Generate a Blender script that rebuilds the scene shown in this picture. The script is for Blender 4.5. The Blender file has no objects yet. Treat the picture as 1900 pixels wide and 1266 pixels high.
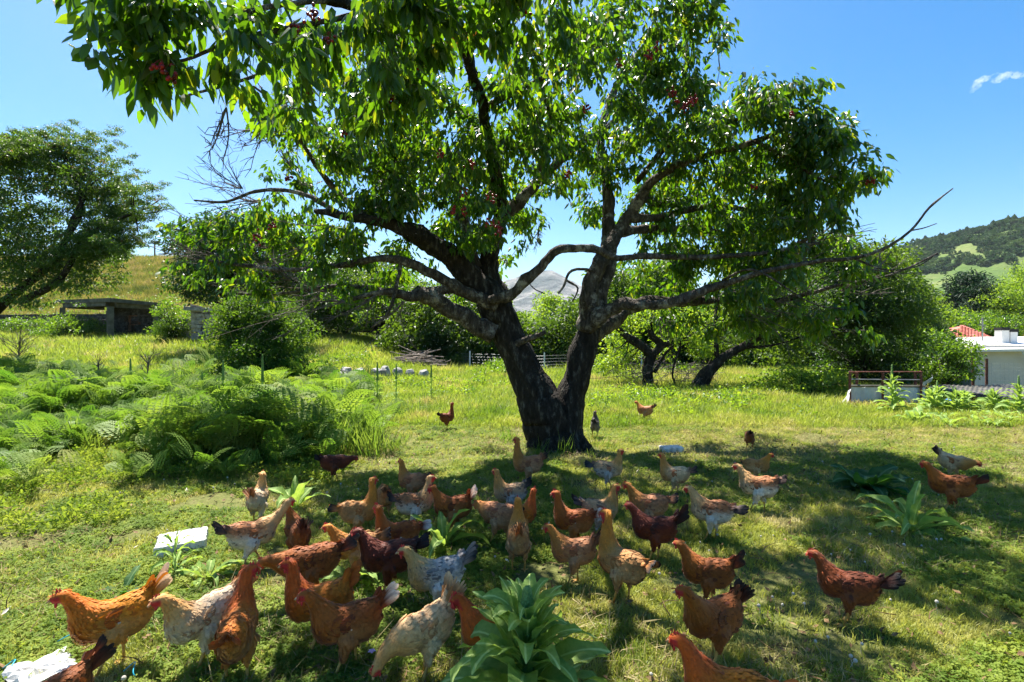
import bpy, math, random
import numpy as np
from mathutils import Vector, Matrix, Euler
R = math.radians
PI = math.pi
rng = np.random.default_rng(7)
random.seed(7)
sc = bpy.context.scene
COL = sc.collection

# ---------------------------------------------------------------- camera
CAM_H, FPX = 1.40, 950.0
cam = bpy.data.objects.new('camera', bpy.data.cameras.new('camera'))
COL.objects.link(cam)
cam.location = (0, 0, CAM_H)
cam.rotation_euler = (R(90), 0, 0)
cam.data.lens = 18.0
cam.data.sensor_width = 36.0
cam.data.clip_end = 20000
cam.data.clip_start = 0.05
sc.camera = cam

# ---------------------------------------------------------------- sky, sun, exposure
SUN_EL, SUN_AZ = 60.0, -25.0          # azimuth clockwise from +Y (behind the tree, a little left)
world = bpy.data.worlds.new("World")
sc.world = world
world.use_nodes = True
wn = world.node_tree
for n in list(wn.nodes):
    wn.nodes.remove(n)
w_out = wn.nodes.new('ShaderNodeOutputWorld')
w_bg = wn.nodes.new('ShaderNodeBackground')
w_sky = wn.nodes.new('ShaderNodeTexSky')
w_sky.sky_type = 'NISHITA'
w_sky.sun_disc = False
w_sky.sun_elevation = R(SUN_EL)
w_sky.sun_rotation = R(SUN_AZ)
w_sky.altitude = 600
w_sky.air_density = 1.0
w_sky.dust_density = 1.5
w_sky.ozone_density = 1.6
w_hsv = wn.nodes.new('ShaderNodeHueSaturation')
w_hsv.inputs['Saturation'].default_value = 1.55
w_hsv.inputs['Hue'].default_value = 0.495
wn.links.new(w_sky.outputs[0], w_hsv.inputs['Color'])
wn.links.new(w_hsv.outputs[0], w_bg.inputs['Color'])
w_bg.inputs['Strength'].default_value = 0.064
wn.links.new(w_bg.outputs[0], w_out.inputs['Surface'])

sun = bpy.data.objects.new('sun', bpy.data.lights.new('sun', 'SUN'))
COL.objects.link(sun)
sun.data.energy = 5.0
sun.data.angle = R(0.5)
sun.data.color = (1.0, 0.95, 0.86)
SUNV = Vector((math.sin(R(SUN_AZ)) * math.cos(R(SUN_EL)), math.cos(R(SUN_AZ)) * math.cos(R(SUN_EL)), math.sin(R(SUN_EL))))
sun.rotation_euler = SUNV.to_track_quat('Z', 'Y').to_euler()

sc.view_settings.view_transform = 'Standard'
sc.view_settings.look = 'None'
sc.view_settings.gamma = 1.0
sc.view_settings.use_curve_mapping = False
sc.view_settings.exposure = 1.7
sc.cycles.max_bounces = 8
sc.cycles.transparent_max_bounces = 8

# ---------------------------------------------------------------- helpers
def P(px, py, d):
    """world point seen at pixel (px, py) of the 1900x1266 photograph at depth d"""
    return np.array([(px - 950.0) / FPX * d, d, CAM_H + (633.0 - py) / FPX * d])

def ss(a, b, x):
    t = np.clip((np.asarray(x, float) - a) / (b - a), 0, 1)
    return t * t * (3 - 2 * t)

def gz(x, y):
    """height of the ground"""
    x = np.asarray(x, float); y = np.asarray(y, float)
    z = 0.02 * np.sin(x * 1.3 + 0.4) * np.cos(y * 1.1) + 0.012 * np.sin(x * 3.1 + y * 2.3)
    yy = np.maximum(y, 2.0)
    t = -x / yy
    s = ss(0.05, 0.35, t)
    z = z + s * 1.6 * ss(13, 33, y)
    z = z + ss(0.12, 0.62, t) * 15.0 * np.clip((y - 34) / 60.0, 0, 1) ** 1.15 * (y > 34)
    z = z + (1 - ss(0.12, 0.62, t)) * 3.0 * ss(45, 120, y)
    z = z - 1.9 * ss(14.5, 21, y) * ss(0.72, 0.86, -t)
    z = z - 0.85 * ss(10.5, 11.1, y) * ss(0.805, 0.83, -t) * (1 - ss(14.5, 18, y) * 0.6)
    z = z + ss(0.5, 0.8, -t) * 9.0 * ss(34, 110, y)
    z = z + 0.25 * np.sin(x * 0.21 + 1.0) * np.sin(y * 0.17) * ss(20, 50, y)
    fade = ss(100, 220, np.hypot(x, y))
    return z * (1 - fade) + (np.clip(z, -1, 16)) * fade

def g1(x, y):
    return float(gz(x, y))

def tag(o, label=None, cat=None, group=None, kind=None):
    if label: o['label'] = label
    if cat: o['category'] = cat
    if group: o['group'] = group
    if kind: o['kind'] = kind
    return o

def empty(name, loc=(0, 0, 0), rz=0.0, scale=1.0):
    o = bpy.data.objects.new(name, None)
    o.empty_display_size = 0.1
    COL.objects.link(o)
    o.location = loc
    o.rotation_euler = (0, 0, rz)
    o.scale = (scale,) * 3
    return o

def link(name, me, mat=None, parent=None, loc=None, rot=None, scale=None):
    o = bpy.data.objects.new(name, me)
    COL.objects.link(o)
    if mat is not None and not me.materials:
        me.materials.append(mat)
    if parent is not None: o.parent = parent
    if loc is not None: o.location = loc
    if rot is not None: o.rotation_euler = rot
    if scale is not None: o.scale = scale if hasattr(scale, '__len__') else (scale,) * 3
    return o

def mesh(name, V, F, smooth=False, col=None, mat=None):
    """V (n,3); F list of faces or an int array (m,3|4)"""
    me = bpy.data.meshes.new(name)
    V = np.asarray(V, np.float32).reshape(-1, 3)
    if isinstance(F, np.ndarray):
        blocks = [F]
    elif len(F) and isinstance(F[0], np.ndarray):
        blocks = list(F)
    else:
        tr = [f for f in F if len(f) == 3]; qd = [f for f in F if len(f) == 4]; ot = [f for f in F if len(f) > 4]
        blocks = []
        if tr: blocks.append(np.array(tr))
        if qd: blocks.append(np.array(qd))
        for f in ot: blocks.append(np.array([f]))
    blocks = [b for b in blocks if len(b)]
    nl = sum(b.size for b in blocks); nf = sum(len(b) for b in blocks)
    me.vertices.add(len(V)); me.vertices.foreach_set('co', V.ravel())
    me.loops.add(nl); me.polygons.add(nf)
    me.loops.foreach_set('vertex_index', np.concatenate([b.ravel() for b in blocks]).astype(np.int32))
    cnt = np.concatenate([np.full(len(b), b.shape[1]) for b in blocks])
    st = np.concatenate([[0], np.cumsum(cnt)[:-1]])
    me.polygons.foreach_set('loop_start', st.astype(np.int32))
    me.polygons.foreach_set('use_smooth', np.full(nf, smooth, bool))
    me.update(calc_edges=True)
    if col is not None:
        a = me.color_attributes.new('col', 'FLOAT_COLOR', 'POINT')
        c = np.ones((len(V), 4), np.float32); c[:, :3] = col
        a.data.foreach_set('color', c.ravel())
    if mat is not None: me.materials.append(mat)
    return me

class MB:
    """collects shapes into ONE mesh"""
    def __init__(s): s.V = []; s.F3 = []; s.F4 = []; s.n = 0; s.C = []; s.hascol = False
    def add(s, V, F, col=None):
        V = np.asarray(V, float).reshape(-1, 3)
        for f in F:
            f = [int(i) + s.n for i in f]
            (s.F3 if len(f) == 3 else s.F4).append(f)
        s.V.append(V); s.n += len(V)
        if col is not None: s.hascol = True
        s.C.append(np.broadcast_to(np.array(col if col is not None else (1, 1, 1), float), (len(V), 3)))
    def box(s, c, size, rz=0.0, rx=0.0, ry=0.0, jit=0.0):
        h = np.array(size) / 2.0
        v = np.array([[x, y, z] for x in (-1, 1) for y in (-1, 1) for z in (-1, 1)], float) * h
        if jit: v += np.random.default_rng(int(abs(c[0] * 977 + c[1] * 131 + c[2] * 37) * 100) % 99991).normal(0, jit, v.shape)
        M = np.array(Euler((rx, ry, rz)).to_matrix())
        v = v @ M.T + np.array(c)
        s.add(v, [(0, 1, 3, 2), (4, 6, 7, 5), (0, 4, 5, 1), (2, 3, 7, 6), (0, 2, 6, 4), (1, 5, 7, 3)])
    def tube(s, pts, rad, n=6, cap=True, col=None, fn=None):
        pts = np.asarray(pts, float); m = len(pts)
        rad = np.broadcast_to(np.asarray(rad, float), (m,))
        T = np.gradient(pts, axis=0) if m > 2 else np.repeat((pts[1:] - pts[:1]), m, 0)
        T /= np.linalg.norm(T, axis=1, keepdims=True) + 1e-9
        up = np.array([0, 0, 1.0]) if abs(T[0, 2]) < 0.9 else np.array([1.0, 0, 0])
        N = np.cross(T[0], up); N /= np.linalg.norm(N) + 1e-9
        th = np.arange(n) / n * 2 * PI
        V = np.zeros((m, n, 3))
        for i in range(m):
            N = N - T[i] * N.dot(T[i]); N /= np.linalg.norm(N) + 1e-9
            B = np.cross(T[i], N)
            r = rad[i] * (np.ones(n) if fn is None else fn(i, th))
            V[i] = pts[i] + r[:, None] * (np.cos(th)[:, None] * N + np.sin(th)[:, None] * B)
        F = [(i * n + j, i * n + (j + 1) % n, (i + 1) * n + (j + 1) % n, (i + 1) * n + j) for i in range(m - 1) for j in range(n)]
        V = V.reshape(-1, 3)
        if cap:
            V = np.vstack([V, pts[:1], pts[-1:]])
            a, b = m * n, m * n + 1
            F += [(a, (j + 1) % n, j) for j in range(n)] + [(b, (m - 1) * n + j, (m - 1) * n + (j + 1) % n) for j in range(n)]
        s.add(V, F, col)
    def ball(s, c, r, nu=8, nv=6, col=None, jit=0.0, seed=0):
        r = np.broadcast_to(np.asarray(r, float), (3,))
        v = [[0, 0, 1]]
        for i in range(1, nv):
            for j in range(nu):
                a = PI * i / nv; b = 2 * PI * j / nu
                v.append([math.sin(a) * math.cos(b), math.sin(a) * math.sin(b), math.cos(a)])
        v.append([0, 0, -1]); v = np.array(v)
        if jit: v *= 1 + np.random.default_rng(seed).normal(0, jit, (len(v), 1))
        F = [(0, 1 + j, 1 + (j + 1) % nu) for j in range(nu)]
        for i in range(nv - 2):
            F += [(1 + i * nu + j, 1 + (i + 1) * nu + j, 1 + (i + 1) * nu + (j + 1) % nu, 1 + i * nu + (j + 1) % nu) for j in range(nu)]
        l = len(v) - 1; o = 1 + (nv - 2) * nu
        F += [(l, o + (j + 1) % nu, o + j) for j in range(nu)]
        s.add(v * r + np.array(c), F, col)
    def mesh(s, name, smooth=False, mat=None):
        fs = []
        if s.F3: fs.append(np.array(s.F3))
        if s.F4: fs.append(np.array(s.F4))
        return mesh(name, np.vstack(s.V), fs, smooth, np.vstack(s.C) if s.hascol else None, mat)
    def build(s, name, mat, parent=None, smooth=False, loc=None, rot=None):
        return link(name, s.mesh(name, smooth), mat, parent, loc, rot)

# ---------------------------------------------------------------- materials
def newmat(name):
    m = bpy.data.materials.new(name); m.use_nodes = True
    nt = m.node_tree
    for n in list(nt.nodes): nt.nodes.remove(n)
    out = nt.nodes.new('ShaderNodeOutputMaterial')
    return m, nt, out

def ramp(nt, fac, stops):
    r = nt.nodes.new('ShaderNodeValToRGB')
    e = r.color_ramp.elements
    while len(e) < len(stops): e.new(0.5)
    for i, (p, c) in enumerate(stops):
        e[i].position = p; e[i].color = (c[0], c[1], c[2], 1)
    nt.links.new(fac, r.inputs[0])
    return r.outputs[0]

def noise(nt, scale, detail=4.0, rough=0.55, coord='Position', dist=0.0, stretch=None):
    if coord == 'Position':
        g = nt.nodes.new('ShaderNodeNewGeometry').outputs['Position']
    else:
        g = nt.nodes.new('ShaderNodeTexCoord').outputs[coord]
    if stretch:
        mp = nt.nodes.new('ShaderNodeMapping'); mp.inputs['Scale'].default_value = stretch
        nt.links.new(g, mp.inputs[0]); g = mp.outputs[0]
    n = nt.nodes.new('ShaderNodeTexNoise')
    n.inputs['Scale'].default_value = scale; n.inputs['Detail'].default_value = detail
    n.inputs['Roughness'].default_value = rough; n.inputs['Distortion'].default_value = dist
    nt.links.new(g, n.inputs['Vector'])
    return n.outputs['Fac']

def mix(nt, f, a, b, mode='MIX'):
    m = nt.nodes.new('ShaderNodeMix'); m.data_type = 'RGBA'; m.blend_type = mode
    for k, v in ((0, f), (6, a), (7, b)):
        if isinstance(v, bpy.types.NodeSocket): nt.links.new(v, m.inputs[k])
        elif isinstance(v, (int, float)): m.inputs[k].default_value = v
        else: m.inputs[k].default_value = (v[0], v[1], v[2], 1)
    return m.outputs[2]

def bump(nt, h, strength=0.3, dist=0.02):
    b = nt.nodes.new('ShaderNodeBump'); b.inputs['Strength'].default_value = strength; b.inputs['Distance'].default_value = dist
    nt.links.new(h, b.inputs['Height'])
    return b.outputs[0]

def princ(nt, out, col, rough=0.8, spec=0.3, nrm=None, metal=0.0):
    p = nt.nodes.new('ShaderNodeBsdfPrincipled')
    if isinstance(col, bpy.types.NodeSocket): nt.links.new(col, p.inputs['Base Color'])
    else: p.inputs['Base Color'].default_value = (col[0], col[1], col[2], 1)
    if isinstance(rough, bpy.types.NodeSocket): nt.links.new(rough, p.inputs['Roughness'])
    else: p.inputs['Roughness'].default_value = rough
    p.inputs['Specular IOR Level'].default_value = spec
    p.inputs['Metallic'].default_value = metal
    if nrm is not None: nt.links.new(nrm, p.inputs['Normal'])
    if out is not None: nt.links.new(p.outputs[0], out.inputs['Surface'])
    return p.outputs[0]

def mat_noise(name, stops, scale=8.0, rough=0.85, spec=0.25, bs=0.4, bd=0.01, detail=6, coord='Position', stretch=None, metal=0.0):
    m, nt, out = newmat(name)
    f = noise(nt, scale, detail, 0.6, coord, 0.3, stretch)
    c = ramp(nt, f, stops)
    princ(nt, out, c, rough, spec, bump(nt, noise(nt, scale * 3, 4, 0.6, coord), bs, bd), metal)
    return m

def mat_leaf(name, stops, trans, tw=0.5, rough=0.45, spec=0.45, scale=9.0, island=False, tstops=None):
    """leaf: glossy upper face plus light shining through"""
    m, nt, out = newmat(name)
    if island:
        fac = nt.nodes.new('ShaderNodeNewGeometry').outputs['Random Per Island']
    else:
        a = noise(nt, scale, 2, 0.5)
        mr = nt.nodes.new('ShaderNodeMapRange'); mr.inputs[1].default_value = 0.28; mr.inputs[2].default_value = 0.72
        nt.links.new(a, mr.inputs[0]); fac = mr.outputs[0]
    c = ramp(nt, fac, stops)
    p = princ(nt, None, c, rough, spec)
    t = nt.nodes.new('ShaderNodeBsdfTranslucent')
    tc = ramp(nt, fac, tstops) if tstops else mix(nt, 1.0, c, trans, 'MULTIPLY')
    nt.links.new(tc, t.inputs['Color'])
    mx = nt.nodes.new('ShaderNodeMixShader'); mx.inputs[0].default_value = tw
    nt.links.new(p, mx.inputs[1]); nt.links.new(t.outputs[0], mx.inputs[2])
    nt.links.new(mx.outputs[0], out.inputs['Surface'])
    return m

# ---------------------------------------------------------------- scattering of uncountable stuff
_srcn = 0
def source(me):
    return bpy.data.objects.new('source', me)      # never linked to the scene: only its mesh data is used

def scatter_group(srcs, mat=None):
    g = bpy.data.node_groups.new('scatter', 'GeometryNodeTree')
    g.interface.new_socket('Geometry', in_out='INPUT', socket_type='NodeSocketGeometry')
    g.interface.new_socket('Geometry', in_out='OUTPUT', socket_type='NodeSocketGeometry')
    N = g.nodes.new; L = g.links.new
    gi = N('NodeGroupInput'); go = N('NodeGroupOutput')
    jn = N('GeometryNodeJoinGeometry')
    for s in srcs:
        oi = N('GeometryNodeObjectInfo'); oi.inputs['Object'].default_value = s
        last = oi.outputs['Geometry']
        if mat is not None:
            sm = N('GeometryNodeSetMaterial'); sm.inputs['Material'].default_value = mat
            L(last, sm.inputs['Geometry']); last = sm.outputs[0]
        ti = N('GeometryNodeGeometryToInstance')
        L(last, ti.inputs[0]); L(ti.outputs[0], jn.inputs[0])
    ip = N('GeometryNodeInstanceOnPoints')
    ip.inputs['Pick Instance'].default_value = True
    L(gi.outputs[0], ip.inputs['Points']); L(jn.outputs[0], ip.inputs['Instance'])
    for nm, ty, sk in (('idx', 'INT', 'Instance Index'), ('rot', 'FLOAT_VECTOR', 'Rotation'), ('scl', 'FLOAT', 'Scale')):
        a = N('GeometryNodeInputNamedAttribute'); a.data_type = ty; a.inputs['Name'].default_value = nm
        L(a.outputs['Attribute'], ip.inputs[sk])
    L(ip.outputs[0], go.inputs[0])
    return g

def scatter(name, pts, rot, scl, nvar, group, parent=None):
    pts = np.asarray(pts, np.float32).reshape(-1, 3); n = len(pts)
    me = bpy.data.meshes.new(name)
    me.vertices.add(n); me.vertices.foreach_set('co', pts.ravel())
    a = me.attributes.new('rot', 'FLOAT_VECTOR', 'POINT'); a.data.foreach_set('vector', np.asarray(rot, np.float32).ravel())
    a = me.attributes.new('scl', 'FLOAT', 'POINT'); a.data.foreach_set('value', np.broadcast_to(np.asarray(scl, np.float32), (n,)).copy())
    a = me.attributes.new('idx', 'INT', 'POINT'); a.data.foreach_set('value', rng.integers(0, nvar, n).astype(np.int32))
    me.update()
    o = link(name, me, None, parent)
    md = o.modifiers.new('scatter', 'NODES'); md.node_group = group
    return o

def leaf_cards(base, direction, length, width, side, droop=0.25, fold=0.25, rows=((0.32, 1.0), (0.68, 0.78))):
    """n pointed, folded, drooping leaves at once -> V (n*8,3), F"""
    base = np.asarray(base, float); n = len(base)
    d = direction / (np.linalg.norm(direction, axis=1, keepdims=True) + 1e-9)
    s = side - d * (side * d).sum(1, keepdims=True); s /= (np.linalg.norm(s, axis=1, keepdims=True) + 1e-9)
    u = np.cross(s, d)
    L = np.asarray(length, float).reshape(-1, 1) * np.ones((n, 1)); W = np.asarray(width, float).reshape(-1, 1) * np.ones((n, 1)) / 2
    def at(t): return base + d * L * t + np.array([0, 0, -1.0]) * L * droop * t * t
    V = np.zeros((n, 8, 3))
    V[:, 0] = base
    k = 1
    for t, w in rows:
        c = at(t)
        V[:, k] = c + s * W * w + u * W * fold * w
        V[:, k + 1] = c
        V[:, k + 2] = c - s * W * w + u * W * fold * w
        k += 3
    V[:, 7] = at(1.0)
    o = (np.arange(n) * 8)[:, None]
    T = np.concatenate([o + np.array([[0, 1, 2]]), o + np.array([[0, 2, 3]]), o + np.array([[4, 7, 5]]), o + np.array([[5, 7, 6]])])
    Q = np.concatenate([o + np.array([[1, 4, 5, 2]]), o + np.array([[2, 5, 6, 3]])])
    return V.reshape(-1, 3), [T, Q]

def rvec(n, g=None):
    g = g or rng
    v = g.normal(size=(n, 3)); return v / np.linalg.norm(v, axis=1, keepdims=True)

def smooth_path(pts, k=4):
    pts = np.asarray(pts, float)
    if len(pts) < 3: return pts
    p = np.vstack([2 * pts[0] - pts[1], pts, 2 * pts[-1] - pts[-2]])
    out = []
    for i in range(1, len(p) - 2):
        for j in range(k):
            t = j / k
            out.append(0.5 * ((2 * p[i]) + (-p[i - 1] + p[i + 1]) * t + (2 * p[i - 1] - 5 * p[i] + 4 * p[i + 1] - p[i + 2]) * t * t + (-p[i - 1] + 3 * p[i] - 3 * p[i + 1] + p[i + 2]) * t ** 3))
    out.append(pts[-1])
    return np.array(out)
# ================================================================ THE SETTING
def ground_mat():
    m, nt, out = newmat('meadow_soil')
    a = noise(nt, 0.35, 5, 0.6); b = noise(nt, 14.0, 6, 0.7); c = noise(nt, 70.0, 3, 0.6)
    c1 = ramp(nt, b, [(0.3, (0.045, 0.045, 0.018)), (0.5, (0.12, 0.105, 0.045)), (0.72, (0.24, 0.19, 0.11))])
    c2 = ramp(nt, c, [(0.3, (0.05, 0.08, 0.012)), (0.7, (0.16, 0.19, 0.04))])
    near = mix(nt, 0.5, c1, c2)
    far = ramp(nt, noise(nt, 0.12, 8, 0.65), [(0.32, (0.04, 0.07, 0.012)), (0.48, (0.09, 0.12, 0.022)), (0.6, (0.16, 0.15, 0.04)), (0.75, (0.20, 0.15, 0.07))])
    g = nt.nodes.new('ShaderNodeNewGeometry'); sx = nt.nodes.new('ShaderNodeSeparateXYZ')
    nt.links.new(g.outputs['Position'], sx.inputs[0])
    mr = nt.nodes.new('ShaderNodeMapRange'); mr.inputs[1].default_value = 16; mr.inputs[2].default_value = 40
    nt.links.new(sx.outputs['Y'], mr.inputs[0])
    col = mix(nt, mr.outputs[0], near, far)
    princ(nt, out, col, 0.95, 0.1, bump(nt, b, 0.8, 0.03))
    return m

n = 420
u = np.linspace(-1, 1, n)
gx = np.sinh(6.6 * u) * 5.2
gy = np.sinh(6.6 * u) * 5.2 + 4.0
X, Y = np.meshgrid(gx, gy)
Z = gz(X, Y)
idx = np.arange(n * n).reshape(n, n)
Fq = np.stack([idx[:-1, :-1], idx[:-1, 1:], idx[1:, 1:], idx[1:, :-1]], -1).reshape(-1, 4)
tag(link('ground', mesh('ground', np.stack([X, Y, Z], -1).reshape(-1, 3), Fq, True), ground_mat()), kind='structure')

def vnoise(x, y, f, oct=5, seed=0, gain=0.5):
    """cheap value noise"""
    g = np.random.default_rng(seed); T = g.random((257, 257)); T[-1] = T[0]; T[:, -1] = T[:, 0]
    tot = np.zeros_like(x, float); amp = 1.0; s = 0
    for o in range(oct):
        X = x * f + 31.7 * o; Y = y * f + 17.3 * o
        xi = np.floor(X).astype(int); yi = np.floor(Y).astype(int)
        fx = X - xi; fy = Y - yi; fx = fx * fx * (3 - 2 * fx); fy = fy * fy * (3 - 2 * fy)
        xi %= 256; yi %= 256
        v = (T[xi, yi] * (1 - fx) + T[xi + 1, yi] * fx) * (1 - fy) + (T[xi, yi + 1] * (1 - fx) + T[xi + 1, yi + 1] * fx) * fy
        tot += v * amp; s += amp; amp *= gain; f *= 2.0
    return tot / s

# --- wooded mountain behind the house (right) ---
def hill_z(x, y):
    C = np.interp(x, [60, 150, 250, 368, 430, 500, 700, 1100], [7, 18, 44, 80, 98, 114, 150, 140])
    z = C * ss(150, 520, y + 0.12 * (x - 400)) + 3
    z = z + (vnoise(x, y, 0.012, 5, 3) - 0.5) * 26 * ss(180, 300, y) + (vnoise(x, y, 0.05, 3, 4) - 0.5) * 6
    return z - ss(540, 900, y) * 60
hx = np.linspace(40, 1200, 170); hy = np.linspace(150, 900, 130)
X, Y = np.meshgrid(hx, hy)
n0, n1 = X.shape
idx = np.arange(n0 * n1).reshape(n0, n1)
Fq = np.stack([idx[:-1, :-1], idx[:-1, 1:], idx[1:, 1:], idx[1:, :-1]], -1).reshape(-1, 4)
m, nt, out = newmat('mountain_meadow')
c = ramp(nt, noise(nt, 0.02, 8, 0.65), [(0.35, (0.04, 0.08, 0.02)), (0.5, (0.085, 0.135, 0.035)), (0.62, (0.14, 0.17, 0.055)), (0.75, (0.20, 0.18, 0.10))])
princ(nt, out, c, 0.95, 0.1, bump(nt, noise(nt, 0.3, 5), 0.6, 1.5))
tag(link('mountain', mesh('mountain', np.stack([X, Y, hill_z(X, Y)], -1).reshape(-1, 3), Fq, True), m), kind='structure')

# forest cover of that mountain: uncountable far trees
def blob_tree(seed, conifer=False):
    g = np.random.default_rng(seed)
    n = 150
    V = rvec(n, g) * g.uniform(0.75, 1.05, (n, 1))
    if conifer:
        V[:, :2] *= (0.62 * (1.15 - (V[:, 2:3] + 1) / 2)) / 0.6; V[:, 2] = V[:, 2] * 1.1 + 1.0
    else:
        V[:, 2] = V[:, 2] * 0.8 + 0.7
    b = V * 1.0
    d = b - np.array([0, 0, 0.5]); Vc, F = leaf_cards(b * 0.93, d + g.normal(0, 0.6, d.shape), g.uniform(0.3, 0.55, n), g.uniform(0.3, 0.5, n), rvec(n, g), 0.2, 0.3)
    return Vc, F
M_far = mat_leaf('far_forest', [(0.0, (0.03, 0.065, 0.035)), (0.5, (0.055, 0.10, 0.045)), (1.0, (0.11, 0.16, 0.05))], (1.2, 1.4, 0.8), 0.2, 0.8, 0.1, scale=0.05)
srcs = []
for k in range(3):
    Vc, F = blob_tree(20 + k, k == 2); srcs.append(source(mesh('far_tree', Vc, F)))
G_far = scatter_group(srcs, M_far)
N = 26000
x = rng.uniform(120, 760, N); y = rng.uniform(175, 560, N)
hz_ = hill_z(x, y)
dens = vnoise(x, y, 0.016, 4, 9)
up = ss(0.42, 0.74, hz_ / np.interp(x, [60, 150, 250, 368, 430, 500, 700, 1100], [8, 22, 52, 90, 110, 127, 165, 150]))
keep = (dens + 0.50 * up - 0.05 * rng.random(N)) > 0.93
keep |= rng.random(N) < 0.05
keep &= rng.random(N) < 0.80
x, y = x[keep], y[keep]
rot = np.zeros((len(x), 3)); rot[:, 2] = rng.uniform(0, 6.28, len(x))
o = scatter('forest', np.stack([x, y, hill_z(x, y) - 0.5], -1), rot, rng.uniform(1.5, 3.3, len(x)), 3, G_far)
tag(o, 'dark blue green forest covering the mountain slope behind the tiled roof', 'forest', kind='stuff')

# --- grey rocky mountain far in the middle ---
def rock_z(x, y):
    px = x / 3000 * FPX + 950
    crest = np.interp(px, [500, 700, 850, 940, 985, 1022, 1060, 1100, 1150, 1190, 1250, 1400, 1600], [590, 560, 540, 524, 508, 504, 524, 545, 548, 540, 552, 575, 600])
    C = (633 - crest) / FPX * 3000
    t = ss(1900, 3000, y)
    z = C * t ** 0.8 + (vnoise(x, y, 0.0045, 6, 5, 0.6) - 0.5) * 130 * t * (1.05 - t) * 2.2 + (vnoise(x, y, 0.02, 4, 6) - 0.5) * 22
    return np.maximum(z - ss(3000, 3900, y) * 150, -2.5)
hx = np.linspace(-1700, 2400, 260); hy = np.linspace(1800, 3900, 120)
X, Y = np.meshgrid(hx, hy); n0, n1 = X.shape
idx = np.arange(n0 * n1).reshape(n0, n1)
Fq = np.stack([idx[:-1, :-1], idx[:-1, 1:], idx[1:, 1:], idx[1:, :-1]], -1).reshape(-1, 4)
m, nt, out = newmat('grey_rock_mountain')
c = ramp(nt, noise(nt, 0.004, 10, 0.7, dist=0.6), [(0.38, (0.02, 0.035, 0.03)), (0.46, (0.07, 0.08, 0.075)), (0.53, (0.17, 0.165, 0.15)), (0.65, (0.28, 0.26, 0.235))])
princ(nt, out, c, 0.95, 0.1, bump(nt, noise(nt, 0.012, 8), 1.0, 40))
tag(link('mountain', mesh('mountain', np.stack([X, Y, rock_z(X, Y)], -1).reshape(-1, 3), Fq, True), m), kind='structure')

# --- wisp of cloud high on the right: a few curled streaks of thin cloud ---
m, nt, out = newmat('thin_cloud')
d = noise(nt, 0.028, 5, 0.65)
v = nt.nodes.new('ShaderNodeVolumePrincipled')
v.inputs['Color'].default_value = (1, 1, 1, 1)
dr_ = ramp(nt, d, [(0.42, (0, 0, 0)), (0.62, (1, 1, 1))]); mm = nt.nodes.new('ShaderNodeMath'); mm.operation = 'MULTIPLY'; mm.inputs[1].default_value = 0.016; nt.links.new(dr_, mm.inputs[0]); nt.links.new(mm.outputs[0], v.inputs['Density'])
v.inputs['Anisotropy'].default_value = 0.3
nt.links.new(v.outputs[0], out.inputs['Volume'])
for k, pts in enumerate((((1802, 172, 5), (1812, 158, 11), (1822, 148, 9), (1838, 144, 6), (1850, 138, 5)), ((1838, 150, 5), (1850, 146, 13), (1864, 142, 10), (1876, 136, 6)), ((1868, 136, 4), (1884, 140, 9), (1900, 138, 7), (1935, 126, 9)))):
    b = MB(); pp = smooth_path([P(a, c_, 2400) for a, c_, r in pts], 3)
    rr = np.interp(np.linspace(0, 1, len(pp)), np.linspace(0, 1, len(pts)), [r / FPX * 2400 * 0.75 for _, _, r in pts])
    b.tube(pp, rr, 10, fn=lambda i, th: 1 + 0.25 * np.sin(3 * th + i * 1.7))
    if k == 0: cl = b
    else:
        for V_ in [np.vstack(b.V)]:
            cl.add(V_, [f for f in b.F3] + [f for f in b.F4])
tag(cl.build('cloud', m, None, True), 'thin white wisp of cloud in the blue sky above the wooded mountain', 'cloud')

# --- the air: pale haze over the whole valley ---
m, nt, out = newmat('valley_air')
v = nt.nodes.new('ShaderNodeVolumePrincipled'); v.inputs['Color'].default_value = (0.80, 0.89, 1.0, 1); v.inputs['Density'].default_value = 0.00007; v.inputs['Anisotropy'].default_value = 0.2
nt.links.new(v.outputs[0], out.inputs['Volume'])
b = MB(); b.box((0, 1025, 245), (5600, 5950, 512)); tag(b.build('haze', m), 'thin blue haze of the warm valley air', 'haze', kind='stuff')
# ================================================================ BUILDINGS AND STRUCTURES
M_conc = mat_noise('weathered_concrete', [(0.3, (0.05, 0.05, 0.035)), (0.55, (0.11, 0.105, 0.08)), (0.75, (0.20, 0.19, 0.15))], 3.0)
M_stone = mat_noise('grey_fieldstone', [(0.3, (0.13, 0.125, 0.115)), (0.5, (0.30, 0.29, 0.27)), (0.72, (0.52, 0.50, 0.48))], 5.0)
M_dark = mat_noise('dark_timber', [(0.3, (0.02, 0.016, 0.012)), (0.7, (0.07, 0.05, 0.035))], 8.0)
M_rust = mat_noise('rusty_paint', [(0.35, (0.07, 0.025, 0.018)), (0.55, (0.15, 0.055, 0.038)), (0.75, (0.28, 0.13, 0.10))], 22.0)
M_white = mat_noise('white_render', [(0.3, (0.70, 0.69, 0.66)), (0.7, (0.82, 0.81, 0.79))], 2.0, bs=0.1)
M_wire = mat_noise('galvanised_wire', [(0.3, (0.16, 0.17, 0.17)), (0.7, (0.35, 0.36, 0.36))], 6.0, 0.5, 0.4, metal=0.6)
M_black = mat_noise('black_metal', [(0.3, (0.012, 0.012, 0.013)), (0.7, (0.03, 0.03, 0.03))], 8.0, 0.6)

def stone_mesh(seed, dims):
    b = MB(); b.ball((0, 0, 0), np.array(dims) / 2, 7, 5, jit=0.10, seed=seed)
    V = np.vstack(b.V)
    V = np.sign(V) * np.abs(V / (np.array(dims) / 2)) ** 0.75 * (np.array(dims) / 2)      # squarer
    b.V = [V]
    return b.mesh('stone')

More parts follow.
